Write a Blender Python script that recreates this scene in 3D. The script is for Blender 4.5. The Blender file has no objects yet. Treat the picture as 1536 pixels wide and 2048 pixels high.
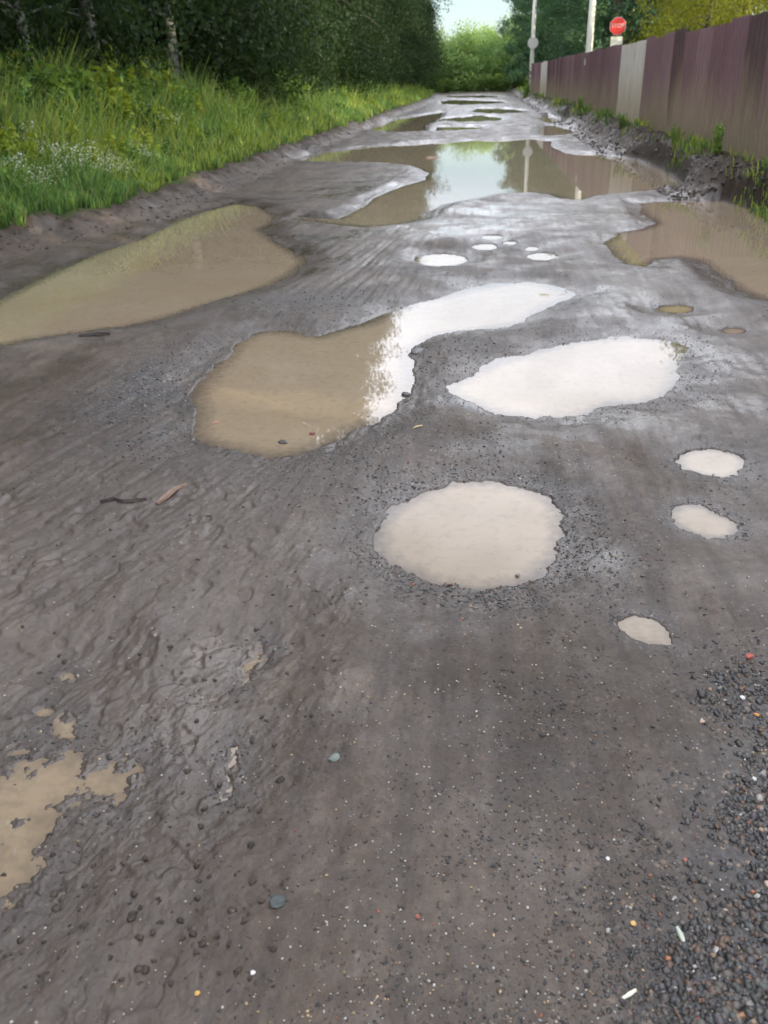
import bpy, math, random
import numpy as np
from math import radians, sin, cos, pi
from mathutils import Matrix, Vector

S = bpy.context.scene
# ------------------------------------------------------------------ camera
CAM_H = 1.6
cam_data = bpy.data.cameras.new('camera')
cam = bpy.data.objects.new('camera', cam_data)
S.collection.objects.link(cam)
S.camera = cam
cam_data.sensor_fit = 'VERTICAL'
cam_data.sensor_height = 24.0
cam_data.lens = 24.0 * 1700 / 2048
cam_data.clip_end = 3000
cam_data.clip_start = 0.05
cam.matrix_world = (Matrix.Translation((0, 0, CAM_H)) @ Matrix.Rotation(radians(6.245), 4, 'Z')
                    @ Matrix.Rotation(radians(90 - 27.0), 4, 'X') @ Matrix.Rotation(radians(-1.5), 4, 'Z'))
cam_data.dof.use_dof = True
cam_data.dof.focus_distance = 3.0
cam_data.dof.aperture_fstop = 3.0
# ------------------------------------------------------------------ sky and sun
SUN_EL, SUN_AZ = 15.0, 114.0          # azimuth measured from +Y towards +X
EXPOSURE = 1.1
W = bpy.data.worlds.new('World'); S.world = W; W.use_nodes = True
nt = W.node_tree; nt.nodes.clear()
out = nt.nodes.new('ShaderNodeOutputWorld'); bg = nt.nodes.new('ShaderNodeBackground')
sky = nt.nodes.new('ShaderNodeTexSky'); sky.sky_type = 'NISHITA'; sky.sun_disc = False
sky.sun_elevation = radians(SUN_EL); sky.sun_rotation = radians(SUN_AZ)
sky.dust_density = 0.6; sky.ozone_density = 2.0; sky.altitude = 100
bg.inputs['Strength'].default_value = 0.12
tc = nt.nodes.new('ShaderNodeTexCoord')
mp = nt.nodes.new('ShaderNodeMapping'); mp.inputs['Scale'].default_value = (1.0, 1.0, 2.2)
cn = nt.nodes.new('ShaderNodeTexNoise'); cn.inputs['Scale'].default_value = 1.9
cn.inputs['Detail'].default_value = 7; cn.inputs['Roughness'].default_value = 0.52
cr = nt.nodes.new('ShaderNodeMapRange'); cr.inputs['From Min'].default_value = 0.30; cr.inputs['From Max'].default_value = 0.56
sep = nt.nodes.new('ShaderNodeSeparateXYZ')
el = nt.nodes.new('ShaderNodeMapRange'); el.inputs['From Min'].default_value = 0.06; el.inputs['From Max'].default_value = 0.34
el.inputs['To Min'].default_value = 0.9; el.inputs['To Max'].default_value = 1.0
mul = nt.nodes.new('ShaderNodeMath'); mul.operation = 'MULTIPLY'
mix = nt.nodes.new('ShaderNodeMix'); mix.data_type = 'RGBA'
CLOUD = (14.2, 14.5, 15.6)
HAZE_LOW = (2.7, 3.4, 3.9)
cm = nt.nodes.new('ShaderNodeMix'); cm.data_type = 'RGBA'; cm.inputs['A'].default_value = (*HAZE_LOW, 1); cm.inputs['B'].default_value = (*CLOUD, 1)
ce = nt.nodes.new('ShaderNodeMapRange'); ce.inputs['From Min'].default_value = 0.09; ce.inputs['From Max'].default_value = 0.30
nt.links.new(ce.outputs['Result'], cm.inputs['Factor']); nt.links.new(cm.outputs['Result'], mix.inputs['B'])
L = nt.links.new
L(tc.outputs['Generated'], mp.inputs['Vector']); L(mp.outputs['Vector'], cn.inputs['Vector'])
L(cn.outputs['Fac'], cr.inputs['Value']); L(tc.outputs['Generated'], sep.inputs['Vector'])
L(sep.outputs['Z'], el.inputs['Value']); L(sep.outputs['Z'], ce.inputs['Value']); L(cr.outputs['Result'], mul.inputs[0]); L(el.outputs['Result'], mul.inputs[1])
L(mul.outputs['Value'], mix.inputs['Factor']); L(sky.outputs['Color'], mix.inputs['A'])
L(mix.outputs['Result'], bg.inputs['Color']); L(bg.outputs['Background'], out.inputs['Surface'])
sl = bpy.data.lights.new('sun', 'SUN'); sl.energy = 4.5; sl.angle = radians(0.5); sl.color = (1.0, 0.86, 0.62)
sun = bpy.data.objects.new('sun', sl); S.collection.objects.link(sun)
d = Vector((sin(radians(SUN_AZ)) * cos(radians(SUN_EL)), cos(radians(SUN_AZ)) * cos(radians(SUN_EL)), sin(radians(SUN_EL))))
sun.rotation_euler = d.to_track_quat('Z', 'Y').to_euler(); sun.location = (-20, 5, 30)
S.view_settings.view_transform = 'Standard'; S.view_settings.look = 'None'
S.view_settings.gamma = 1.0; S.view_settings.exposure = EXPOSURE; S.view_settings.use_curve_mapping = False
S.render.engine = 'CYCLES'
S.cycles.use_adaptive_sampling = True; S.cycles.adaptive_threshold = 0.03
S.cycles.max_bounces = 4; S.cycles.diffuse_bounces = 2; S.cycles.glossy_bounces = 2; S.cycles.transmission_bounces = 3
S.cycles.caustics_reflective = False; S.cycles.caustics_refractive = False
# ------------------------------------------------------------------ outlines of the puddles, metres (x to the right of the road axis, y along it)
PUDDLES = {
  'left_big': [(-3.889, 6.236), (-3.993, 6.906), (-4.012, 7.493), (-4.038, 8.294), (-4.008, 9.107), (-3.871, 9.961), (-3.858, 11.015), (-3.796, 12.136), (-3.521, 13.001), (-3.059, 12.636), (-2.609, 11.716), (-2.525, 11.016), (-2.595, 10.623), (-2.248, 9.819), (-1.927, 9.181), (-1.653, 8.565), (-1.657, 8.005), (-1.755, 7.466), (-1.941, 7.043), (-2.168, 6.641), (-2.34, 6.291), (-2.557, 6.025), (-2.864, 5.841), (-3.127, 5.679), (-3.284, 5.549), (-3.508, 5.423)],
  'far_big': [(-4.01, 20.829), (-3.614, 22.784), (-2.54, 24.578), (-1.251, 25.585), (0.125, 26.021), (1.519, 26.253), (1.962, 25.499), (1.931, 22.775), (2.019, 21.089), (2.74, 20.658), (3.292, 19.397), (3.393, 18.246), (3.447, 16.586), (3.355, 14.994), (3.078, 14.135), (2.397, 13.83), (1.837, 13.465), (1.526, 12.927), (1.299, 13.115), (1.132, 13.719), (0.84, 13.811), (0.389, 13.797), (0.012, 13.239), (-0.406, 12.62), (-0.583, 11.938), (-0.643, 11.228), (-0.899, 10.876), (-1.251, 10.701), (-1.582, 10.877), (-1.946, 11.187), (-2.369, 11.43), (-2.282, 11.602), (-1.718, 11.386), (-1.666, 11.973), (-1.573, 12.616), (-1.534, 13.566), (-1.224, 14.91), (-0.866, 15.933), (-0.857, 17.152), (-1.328, 18.753), (-2.237, 19.487), (-2.904, 19.609), (-3.909, 20.289)],
  'right_brown': [(2.265, 12.592), (2.699, 12.763), (3.354, 12.702), (3.55, 12.298), (3.55, 11.33), (3.222, 8.48), (2.475, 6.72), (2.289, 6.883), (2.172, 7.233), (2.142, 7.931), (2.144, 8.511), (1.986, 8.641), (1.785, 8.571), (1.588, 8.236), (1.422, 8.335), (1.34, 8.925), (1.365, 9.502), (1.639, 10.139), (1.952, 10.368), (2.17, 10.765), (2.154, 11.549), (2.174, 12.197)],
  'centre_brown': [(-1.47, 4.146), (-1.565, 4.46), (-1.625, 4.915), (-1.616, 5.228), (-1.622, 5.637), (-1.515, 5.937), (-1.296, 5.94), (-1.056, 5.81), (-0.937, 5.97), (-0.744, 6.182), (-0.623, 6.482), (-0.451, 6.807), (-0.258, 6.98), (-0.017, 7.253), (0.239, 7.483), (0.5, 7.58), (0.661, 7.438), (0.816, 7.099), (0.652, 6.805), (0.496, 6.485), (0.424, 6.19), (0.205, 6.049), (-0.043, 5.952), (-0.248, 5.819), (-0.373, 5.594), (-0.407, 5.362), (-0.368, 5.045), (-0.33, 4.583), (-0.373, 4.337), (-0.511, 4.108), (-0.638, 3.897), (-0.761, 3.733), (-0.938, 3.647), (-1.127, 3.718), (-1.302, 3.805), (-1.397, 3.935)],
  'right_white': [(-0.128, 4.711), (0.03, 5.005), (0.185, 5.211), (0.383, 5.433), (0.555, 5.585), (0.799, 5.733), (1.041, 5.81), (1.264, 5.763), (1.369, 5.563), (1.297, 5.287), (1.201, 4.892), (1.072, 4.584), (0.935, 4.49), (0.788, 4.485), (0.634, 4.31), (0.472, 4.23), (0.293, 4.253), (0.137, 4.316), (0.003, 4.468), (-0.096, 4.59)],
  'round': [(-0.353, 2.881), (-0.341, 3.05), (-0.281, 3.19), (-0.183, 3.331), (-0.055, 3.424), (0.077, 3.446), (0.229, 3.401), (0.331, 3.316), (0.382, 3.177), (0.383, 3.003), (0.341, 2.803), (0.268, 2.672), (0.175, 2.581), (0.052, 2.541), (-0.071, 2.567), (-0.181, 2.628), (-0.279, 2.712), (-0.335, 2.803)],
  'oval': [(0.956, 3.717), (1.018, 3.82), (1.119, 3.861), (1.227, 3.835), (1.272, 3.731), (1.229, 3.606), (1.128, 3.532), (1.029, 3.565), (0.964, 3.616)],
  'slanted': [(0.823, 3.177), (0.888, 3.249), (0.956, 3.243), (1.017, 3.165), (1.066, 3.089), (1.03, 2.988), (0.93, 2.959), (0.866, 3.008), (0.823, 3.077)],
  'dim': [(0.498, 2.37), (0.562, 2.417), (0.622, 2.392), (0.656, 2.323), (0.65, 2.255), (0.581, 2.251), (0.525, 2.288), (0.499, 2.322)],
  'far_mid': [(-3.643, 32.011), (-3.965, 37.024), (-3.342, 41.208), (-2.263, 46.228), (-1.732, 48.56), (-1.544, 40.34), (-1.881, 34.652), (-1.667, 31.314), (-2.475, 30.445)],
  'far_streak': [(-1.681, 38.552), (-1.151, 41.647), (0.179, 43.677), (1.116, 40.01), (0.842, 36.98), (-0.421, 36.314)],
  'far_thin': [(-1.325, 31.193), (-1.435, 33.774), (-0.576, 34.13), (0.325, 33.427), (0.225, 31.533), (-0.353, 30.85)],
  'far_fence': [(1.819, 27.512), (2.119, 31.753), (2.618, 33.541), (2.953, 31.436), (3.047, 29.11), (2.438, 27.317)],
  'sliver': [(-0.68, 2.142), (-0.634, 2.185), (-0.601, 2.147), (-0.608, 2.07), (-0.634, 1.983), (-0.66, 1.964), (-0.677, 2.065)],
  'corner': [(-1.27, 1.538), (-1.204, 1.57), (-1.153, 1.634), (-1.068, 1.664), (-0.95, 1.615), (-0.864, 1.64), (-0.811, 1.572), (-0.843, 1.481), (-0.94, 1.493), (-0.987, 1.425), (-0.955, 1.307), (-0.956, 1.205), (-0.983, 1.146), (-1.042, 1.129)],
  'thin': [(-0.626, 1.695), (-0.604, 1.712), (-0.577, 1.624), (-0.571, 1.521), (-0.596, 1.511), (-0.609, 1.586)],
  'small_a': [(-0.046, 8.572), (-0.079, 8.416), (-0.172, 8.306), (-0.299, 8.269), (-0.429, 8.313), (-0.531, 8.428), (-0.577, 8.587), (-0.551, 8.75), (-0.458, 8.871), (-0.323, 8.912), (-0.185, 8.862), (-0.083, 8.736)],
  'small_b': [(0.256, 9.276), (0.236, 9.189), (0.188, 9.128), (0.124, 9.107), (0.06, 9.133), (0.012, 9.198), (-0.005, 9.286), (0.012, 9.375), (0.06, 9.44), (0.127, 9.462), (0.193, 9.435), (0.24, 9.366)],
  'small_c': [(0.34, 9.866), (0.321, 9.793), (0.274, 9.742), (0.211, 9.725), (0.148, 9.747), (0.103, 9.803), (0.086, 9.878), (0.103, 9.952), (0.151, 10.005), (0.215, 10.023), (0.279, 9.999), (0.325, 9.941)],
  'small_d': [(0.468, 9.509), (0.456, 9.456), (0.427, 9.418), (0.39, 9.405), (0.354, 9.421), (0.328, 9.461), (0.319, 9.515), (0.331, 9.569), (0.359, 9.608), (0.397, 9.621), (0.434, 9.605), (0.46, 9.564)],
  'small_e': [(0.845, 8.727), (0.816, 8.631), (0.752, 8.563), (0.672, 8.539), (0.595, 8.567), (0.54, 8.639), (0.524, 8.737), (0.551, 8.836), (0.615, 8.909), (0.698, 8.933), (0.778, 8.903), (0.832, 8.827)],
  'small_f': [(0.682, 9.144), (0.668, 9.088), (0.638, 9.047), (0.599, 9.034), (0.563, 9.05), (0.537, 9.092), (0.53, 9.15), (0.543, 9.207), (0.573, 9.248), (0.612, 9.263), (0.65, 9.245), (0.676, 9.202)],
  'small_g': [(1.672, 6.579), (1.64, 6.518), (1.58, 6.473), (1.508, 6.457), (1.443, 6.473), (1.401, 6.517), (1.393, 6.579), (1.424, 6.642), (1.484, 6.688), (1.558, 6.705), (1.625, 6.688), (1.667, 6.642)],
  'small_h': [(1.881, 5.972), (1.859, 5.933), (1.822, 5.905), (1.778, 5.894), (1.739, 5.904), (1.716, 5.932), (1.715, 5.97), (1.735, 6.01), (1.773, 6.039), (1.818, 6.05), (1.858, 6.04), (1.88, 6.011)],
  'far_w1': [(-2.219, 62.137), (-2.69, 70.087), (-1.902, 75.457), (-0.301, 72.309), (1.665, 67.547), (2.023, 62.136), (0.854, 59.717), (-0.702, 58.823)],
  'far_w2': [(-0.322, 49.117), (0.209, 53.483), (1.56, 51.727), (2.46, 48.095), (2.528, 44.741), (1.343, 44.204), (0.304, 45.4)],
  'far_w3': [(-3.314, 86.274), (-2.572, 92.216), (0.325, 91.113), (2.431, 81.875), (1.293, 77.374), (-1.39, 80.209)],
  'far_w4': [(2.536, 36.218), (2.539, 39.303), (3.176, 40.975), (3.535, 37.889), (3.458, 35.018), (2.843, 34.161)],
  'spot_a': [(-1.172, 1.965), (-1.17, 1.952), (-1.177, 1.942), (-1.191, 1.938), (-1.208, 1.94), (-1.223, 1.949), (-1.233, 1.961), (-1.235, 1.974), (-1.228, 1.985), (-1.214, 1.989), (-1.197, 1.987), (-1.182, 1.978)],
  'spot_b': [(-1.164, 1.81), (-1.163, 1.798), (-1.171, 1.789), (-1.185, 1.785), (-1.203, 1.787), (-1.218, 1.795), (-1.228, 1.806), (-1.229, 1.818), (-1.222, 1.827), (-1.207, 1.831), (-1.189, 1.829), (-1.174, 1.821)],
  'spot_c': [(-1.162, 1.657), (-1.161, 1.645), (-1.171, 1.636), (-1.189, 1.632), (-1.209, 1.633), (-1.228, 1.641), (-1.239, 1.651), (-1.239, 1.663), (-1.229, 1.672), (-1.211, 1.677), (-1.19, 1.675), (-1.172, 1.668)],
  'spot_d': [(-1.068, 1.753), (-1.061, 1.723), (-1.065, 1.701), (-1.081, 1.692), (-1.104, 1.698), (-1.127, 1.719), (-1.146, 1.748), (-1.155, 1.779), (-1.151, 1.802), (-1.135, 1.812), (-1.111, 1.805), (-1.087, 1.783)],
}
# ------------------------------------------------------------------ helpers
C = S.collection
rng = np.random.default_rng(7)
random.seed(7)

def tag(o, label=None, cat=None, group=None, kind=None):
    if label: o['label'] = label
    if cat: o['category'] = cat
    if group: o['group'] = group
    if kind: o['kind'] = kind
    return o

def mesh_np(name, verts, faces, mat=None, parent=None, smooth=False, cols=None, loc=None, mats=None, attrs=None):
    """verts (n,3); faces (m,k) all with k corners; cols per-vertex rgb"""
    verts = np.asarray(verts, np.float32); faces = np.asarray(faces, np.int32)
    me = bpy.data.meshes.new(name)
    n, (m, k) = len(verts), faces.shape
    me.vertices.add(n); me.vertices.foreach_set('co', verts.ravel())
    me.loops.add(m * k); me.loops.foreach_set('vertex_index', faces.ravel())
    me.polygons.add(m); me.polygons.foreach_set('loop_start', np.arange(0, m * k, k, dtype=np.int32))
    try: me.polygons.foreach_set('loop_total', np.full(m, k, np.int32))
    except Exception: pass
    if smooth: me.polygons.foreach_set('use_smooth', np.ones(m, bool))
    if cols is not None:
        a = me.attributes.new('Col', 'FLOAT_COLOR', 'POINT')
        c4 = np.ones((n, 4), np.float32); c4[:, :3] = cols; a.data.foreach_set('color', c4.ravel())
    if attrs:
        for kx, v in attrs.items():
            a = me.attributes.new(kx, 'FLOAT', 'POINT'); a.data.foreach_set('value', np.asarray(v, np.float32))
    me.update(calc_edges=True); me.validate()
    if mat: me.materials.append(mat)
    return link(name, me, parent, loc)

def link(name, me, parent=None, loc=None):
    o = bpy.data.objects.new(name, me); C.objects.link(o)
    if parent: o.parent = parent
    if loc is not None: o.location = loc
    return o

def mesh_py(name, verts, faces, mat=None, parent=None, smooth=False, loc=None):
    me = bpy.data.meshes.new(name); me.from_pydata(verts, [], faces); me.update()
    if smooth:
        for p in me.polygons: p.use_smooth = True
    if mat: me.materials.append(mat)
    return link(name, me, parent, loc)

def empty(name, loc=(0, 0, 0), rz=0):
    o = bpy.data.objects.new(name, None); o.empty_display_size = 0.2; C.objects.link(o)
    o.location = loc; o.rotation_euler = (0, 0, rz); return o

def copy_tree(o, parent=None):
    c = o.copy(); C.objects.link(c); c.parent = parent
    for ch in list(o.children): copy_tree(ch, c)
    return c

# value noise ------------------------------------------------------
def _hash(ix, iy, seed):
    h = (ix.astype(np.int64) * 374761393 + iy.astype(np.int64) * 668265263 + seed * 974711) & 0xFFFFFFFF
    h = ((h ^ (h >> 13)) * 1274126177) & 0xFFFFFFFF
    h = h ^ (h >> 16)
    return (h & 0xFFFF) / 65535.0
def vnoise(x, y, seed=0):
    ix, iy = np.floor(x), np.floor(y); fx, fy = x - ix, y - iy
    fx = fx * fx * fx * (fx * (fx * 6 - 15) + 10); fy = fy * fy * fy * (fy * (fy * 6 - 15) + 10)
    a = _hash(ix, iy, seed); b = _hash(ix + 1, iy, seed); c = _hash(ix, iy + 1, seed); e = _hash(ix + 1, iy + 1, seed)
    return (a * (1 - fx) + b * fx) * (1 - fy) + (c * (1 - fx) + e * fx) * fy
def fbm(x, y, s, oct=4, seed=0, gain=0.5):
    """0..1 noise with feature size s metres"""
    t = 0; amp = 1; tot = 0; ca, sa = 0.8, 0.6
    px, py = x / s, y / s
    for i in range(oct):
        t = t + amp * vnoise(px + 17.3 * i, py - 9.1 * i, seed + i); tot += amp; amp *= gain
        px, py = (ca * px - sa * py) * 2.03, (sa * px + ca * py) * 2.03
    return t / tot
def sstep(a, b, x):
    t = np.clip((x - a) / (b - a), 0, 1); return t * t * (3 - 2 * t)

# materials ------------------------------------------------------
def new_mat(name):
    m = bpy.data.materials.new(name); m.use_nodes = True
    nt = m.node_tree; p = nt.nodes['Principled BSDF']; return m, nt, p
class N:
    """tiny node builder"""
    def __init__(s, nt): s.nt = nt
    def __call__(s, t, **kw):
        n = s.nt.nodes.new(t)
        for k, v in kw.items(): setattr(n, k, v)
        return n
    def l(s, a, b): s.nt.links.new(a, b)
    def noise(s, vec, scale, detail=4, rough=0.55):
        n = s('ShaderNodeTexNoise'); n.inputs['Scale'].default_value = scale; n.inputs['Detail'].default_value = detail
        n.inputs['Roughness'].default_value = rough
        if vec: s.l(vec, n.inputs['Vector'])
        return n.outputs['Fac']
    def rng(s, v, a, b, c=0.0, d=1.0):
        n = s('ShaderNodeMapRange'); s.l(v, n.inputs['Value'])
        for k, x in zip(('From Min', 'From Max', 'To Min', 'To Max'), (a, b, c, d)): n.inputs[k].default_value = x
        return n.outputs['Result']
    def mix(s, f, a, b, blend='MIX'):
        n = s('ShaderNodeMix', data_type='RGBA', blend_type=blend)
        for k, v in (('Factor', f), ('A', a), ('B', b)):
            if isinstance(v, (int, float)): n.inputs[k].default_value = v
            elif isinstance(v, tuple): n.inputs[k].default_value = (*v, 1)
            else: s.l(v, n.inputs[k])
        return n.outputs['Result']
    def math(s, op, a, b=None, clamp=False):
        n = s('ShaderNodeMath', operation=op); n.use_clamp = clamp
        for i, v in enumerate((a, b)):
            if v is None: continue
            if isinstance(v, (int, float)): n.inputs[i].default_value = v
            else: s.l(v, n.inputs[i])
        return n.outputs['Value']
    def attr(s, name):
        n = s('ShaderNodeAttribute'); n.attribute_name = name; return n
    def bump(s, h, strength, dist, prev=None):
        n = s('ShaderNodeBump'); n.inputs['Strength'].default_value = strength; n.inputs['Distance'].default_value = dist
        s.l(h, n.inputs['Height'])
        if prev: s.l(prev, n.inputs['Normal'])
        return n.outputs['Normal']

def mat_mud():
    m, nt, p = new_mat('wet_mud'); n = N(nt)
    geo = n('ShaderNodeNewGeometry').outputs['Position']
    mp = n('ShaderNodeMapping'); mp.inputs['Scale'].default_value = (1, 1, 0.3); n.l(geo, mp.inputs['Vector']); v = mp.outputs['Vector']
    big = n.noise(v, 1.3, 4); med = n.noise(v, 9, 5, 0.6); fine = n.noise(v, 70, 5, 0.7); grit = n.noise(v, 260, 3, 0.7)
    base = n.mix(n.rng(big, 0.35, 0.65), (0.084, 0.057, 0.039), (0.127, 0.093, 0.068))
    cob = n.noise(v, 24, 4, 0.65)
    base = n.mix(n.rng(cob, 0.50, 0.64, 0, 0.55), base, (0.045, 0.035, 0.029))
    base = n.mix(n.rng(cob, 0.48, 0.36, 0, 0.40), base, (0.165, 0.140, 0.122))
    base = n.mix(n.rng(med, 0.35, 0.65), n.mix(0.5, base, (0.045, 0.036, 0.031)), base)
    base = n.mix(n.rng(fine, 0.55, 0.72, 0, 0.55), base, (0.045, 0.038, 0.036))
    base = n.mix(n.rng(grit, 0.60, 0.75, 0, 0.6), base, (0.21, 0.185, 0.165))
    # smears drawn out along the road
    ms = n('ShaderNodeMapping'); ms.inputs['Scale'].default_value = (1, 0.09, 0.2); ms.inputs['Rotation'].default_value = (0, 0, radians(9)); n.l(geo, ms.inputs['Vector'])
    stv = n.noise(ms.outputs['Vector'], 16, 5, 0.62)
    base = n.mix(n.rng(stv, 0.42, 0.64, 0, 0.65), base, (0.042, 0.032, 0.027))
    base = n.mix(n.rng(n.noise(v, 0.85, 5, 0.6), 0.48, 0.62, 0, 0.65), base, (0.034, 0.026, 0.022))
    # brown patches
    br = n.rng(n.noise(v, 2.2, 3), 0.50, 0.70, 0, 0.6)
    base = n.mix(br, base, (0.066, 0.046, 0.036))
    # pebbly cells in the gravel zones
    g = n.attr('gravel').outputs['Fac']
    vor = n('ShaderNodeTexVoronoi'); vor.inputs['Scale'].default_value = 105; n.l(v, vor.inputs['Vector'])
    sepc = n('ShaderNodeSeparateColor'); n.l(vor.outputs['Color'], sepc.inputs['Color'])
    peb = n.mix(n.rng(sepc.outputs['Red'], 0.0, 1.0), (0.025, 0.027, 0.031), (0.095, 0.093, 0.094))
    peb = n.mix(n.rng(sepc.outputs['Green'], 0.93, 0.95), peb, (0.26, 0.20, 0.15))
    gm = n.math('MULTIPLY', n.math('ADD', g, n.rng(med, 0.3, 0.7, -0.35, 0.35)), n.rng(vor.outputs['Distance'], 0.45, 0.75, 1, 0.3), True)
    base = n.mix(gm, base, peb)
    # rare pale grains everywhere
    v2 = n('ShaderNodeTexVoronoi'); v2.inputs['Scale'].default_value = 62; n.l(v, v2.inputs['Vector'])
    s2 = n('ShaderNodeSeparateColor'); n.l(v2.outputs['Color'], s2.inputs['Color'])
    gr = n.math('MULTIPLY', n.rng(s2.outputs['Blue'], 0.955, 0.965), n.rng(v2.outputs['Distance'], 0.16, 0.24, 1, 0))
    base = n.mix(gr, base, (0.42, 0.35, 0.27))
    silt = n.attr('silt').outputs['Fac']
    base = n.mix(n.math('MULTIPLY', silt, 0.75), base, (0.125, 0.105, 0.092))
    soil = n.attr('soil').outputs['Fac']
    base = n.mix(soil, base, n.mix(n.rng(med, 0.3, 0.7), (0.026, 0.019, 0.014), (0.064, 0.048, 0.037)))
    rimw = n.attr('rim').outputs['Fac']
    base = n.mix(n.math('MULTIPLY', rimw, 0.5), base, n.mix(1.0, base, (0.40, 0.40, 0.43), 'MULTIPLY'))
    moss = n.attr('grass').outputs['Fac']
    base = n.mix(moss, base, n.mix(n.rng(med, 0.3, 0.7), (0.030, 0.045, 0.014), (0.055, 0.075, 0.022)))
    n.l(base, p.inputs['Base Color'])
    wet = n.attr('wet').outputs['Fac']
    w = n.math('ADD', wet, n.rng(n.noise(v, 2.1, 5, 0.6), 0.38, 0.62, -0.38, 0.38), True)
    w = n.math('ADD', w, n.rng(stv, 0.35, 0.65, 0.12, -0.12), True)
    r = n.rng(w, 0, 1, 0.60, 0.16)
    r = n.math('ADD', r, n.rng(fine, 0.3, 0.7, -0.08, 0.14))
    r = n.math('ADD', r, n.math('MULTIPLY', moss, 0.4), True)
    r = n.math('ADD', r, n.math('MULTIPLY', soil, 0.25), True)
    n.l(r, p.inputs['Roughness'])
    n.l(n.rng(soil, 0, 1, 0.5, 0.15), p.inputs['Specular IOR Level'])
    p.inputs['IOR'].default_value = 1.48
    calm = n.rng(wet, 0.45, 1.0, 1.0, 0.25)
    b1 = n.bump(n.math('MULTIPLY', med, calm), 0.45, 0.012)
    b2 = n.bump(n.math('MULTIPLY', fine, calm), 0.8, 0.004, b1)
    b3 = n.bump(n.math('MULTIPLY', vor.outputs['Distance'], gm), 0.6, -0.004, b2)
    b4 = n.bump(grit, 0.5, 0.0015, b3)
    n.l(b4, p.inputs['Normal'])
    film = n.math('MAXIMUM', n.rng(w, 0.50, 1.0, 0, 0.42), n.math('MULTIPLY', rimw, 0.35))
    film = n.math('MULTIPLY', film, n.rng(soil, 0.2, 0.8, 1, 0.15))
    n.l(film, p.inputs['Coat Weight']); p.inputs['Coat Roughness'].default_value = 0.24; p.inputs['Coat IOR'].default_value = 1.4
    n.l(n.bump(n.math('MULTIPLY', fine, calm), 0.35, 0.003, n.bump(med, 0.25, 0.010)), p.inputs['Coat Normal'])
    return m

def mat_water():
    m, nt, p = new_mat('muddy_water'); n = N(nt)
    v = n('ShaderNodeNewGeometry').outputs['Position']
    base = n.mix(n.rng(n.noise(v, 1.1, 3), 0.3, 0.7), (0.262, 0.200, 0.134), (0.290, 0.232, 0.168))
    sh = n.math('ADD', n.attr('deep').outputs['Fac'], n.rng(n.noise(v, 22, 5, 0.65), 0.3, 0.7, -0.30, 0.30), True)
    base = n.mix(n.rng(n.noise(v, 5.0, 5, 0.65), 0.35, 0.65, 0, 0.22), base, (0.185, 0.145, 0.098))
    base = n.mix(sh, (0.105, 0.083, 0.066), base)
    n.l(base, p.inputs['Base Color'])
    p.inputs['Roughness'].default_value = 0.015
    p.inputs['IOR'].default_value = 1.45
    n.l(n.bump(n.noise(v, 2.6, 2), 0.05, 0.01), p.inputs['Normal'])
    return m

def mat_col(name, rough=0.6, var=0.0, bumpscale=None, ior=1.45):
    """colour from the mesh attribute Col"""
    m, nt, p = new_mat(name); n = N(nt)
    c = n.attr('Col').outputs['Color']
    if var:
        tcn = n('ShaderNodeTexCoord').outputs['Object']
        c = n.mix(n.rng(n.noise(tcn, bumpscale or 40, 3), 0.3, 0.7, 0, var), c, (0.03, 0.03, 0.03))
    n.l(c, p.inputs['Base Color']); p.inputs['Roughness'].default_value = rough; p.inputs['IOR'].default_value = ior
    return m

def mat_leaf(name, tint=(1, 1, 1), trans=0.45):
    m, nt, p = new_mat(name); n = N(nt)
    c = n.attr('Col').outputs['Color']
    oi = n('ShaderNodeObjectInfo').outputs['Random']
    c = n.mix(1.0, c, tint, 'MULTIPLY')
    c = n.mix(n.rng(oi, 0, 1, 0.0, 0.5), c, n.mix(1.0, c, (0.75, 0.85, 0.8), 'MULTIPLY'))
    n.l(c, p.inputs['Base Color']); p.inputs['Roughness'].default_value = 0.6; p.inputs['Specular IOR Level'].default_value = 0.2
    tr = n('ShaderNodeBsdfTranslucent'); n.l(n.mix(1.0, c, (1.35, 1.25, 0.6), 'MULTIPLY'), tr.inputs['Color'])
    mx = n('ShaderNodeMixShader'); mx.inputs[0].default_value = trans
    n.l(p.outputs['BSDF'], mx.inputs[1]); n.l(tr.outputs['BSDF'], mx.inputs[2])
    n.l(mx.outputs['Shader'], nt.nodes['Material Output'].inputs['Surface'])
    return m

def mat_plain(name, col, rough=0.6, metal=0.0, noise=0.0, scale=30, dark=(0.05, 0.05, 0.05), bump=0.0):
    m, nt, p = new_mat(name); n = N(nt)
    tcn = n('ShaderNodeTexCoord').outputs['Object']
    f = n.noise(tcn, scale, 5, 0.6)
    c = n.mix(n.rng(f, 0.4, 0.75, 0, noise), col, dark)
    n.l(c, p.inputs['Base Color']); p.inputs['Roughness'].default_value = rough; p.inputs['Metallic'].default_value = metal
    if bump: n.l(n.bump(f, bump, 0.01), p.inputs['Normal'])
    return m

def mat_bark():
    m, nt, p = new_mat('birch_bark'); n = N(nt)
    tcn = n('ShaderNodeTexCoord').outputs['Object']
    mp = n('ShaderNodeMapping'); mp.inputs['Scale'].default_value = (3, 3, 9); n.l(tcn, mp.inputs['Vector'])
    f = n.noise(mp.outputs['Vector'], 1.2, 5, 0.65); f2 = n.noise(tcn, 0.9, 3)
    c = n.mix(n.rng(f, 0.50, 0.58), (0.20, 0.20, 0.185), (0.03, 0.028, 0.026))
    c = n.mix(n.rng(f2, 0.35, 0.7, 0.1, 0.7), c, (0.075, 0.085, 0.055))
    n.l(c, p.inputs['Base Color']); p.inputs['Roughness'].default_value = 0.8
    n.l(n.bump(f, 0.5, 0.02), p.inputs['Normal'])
    return m

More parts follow.
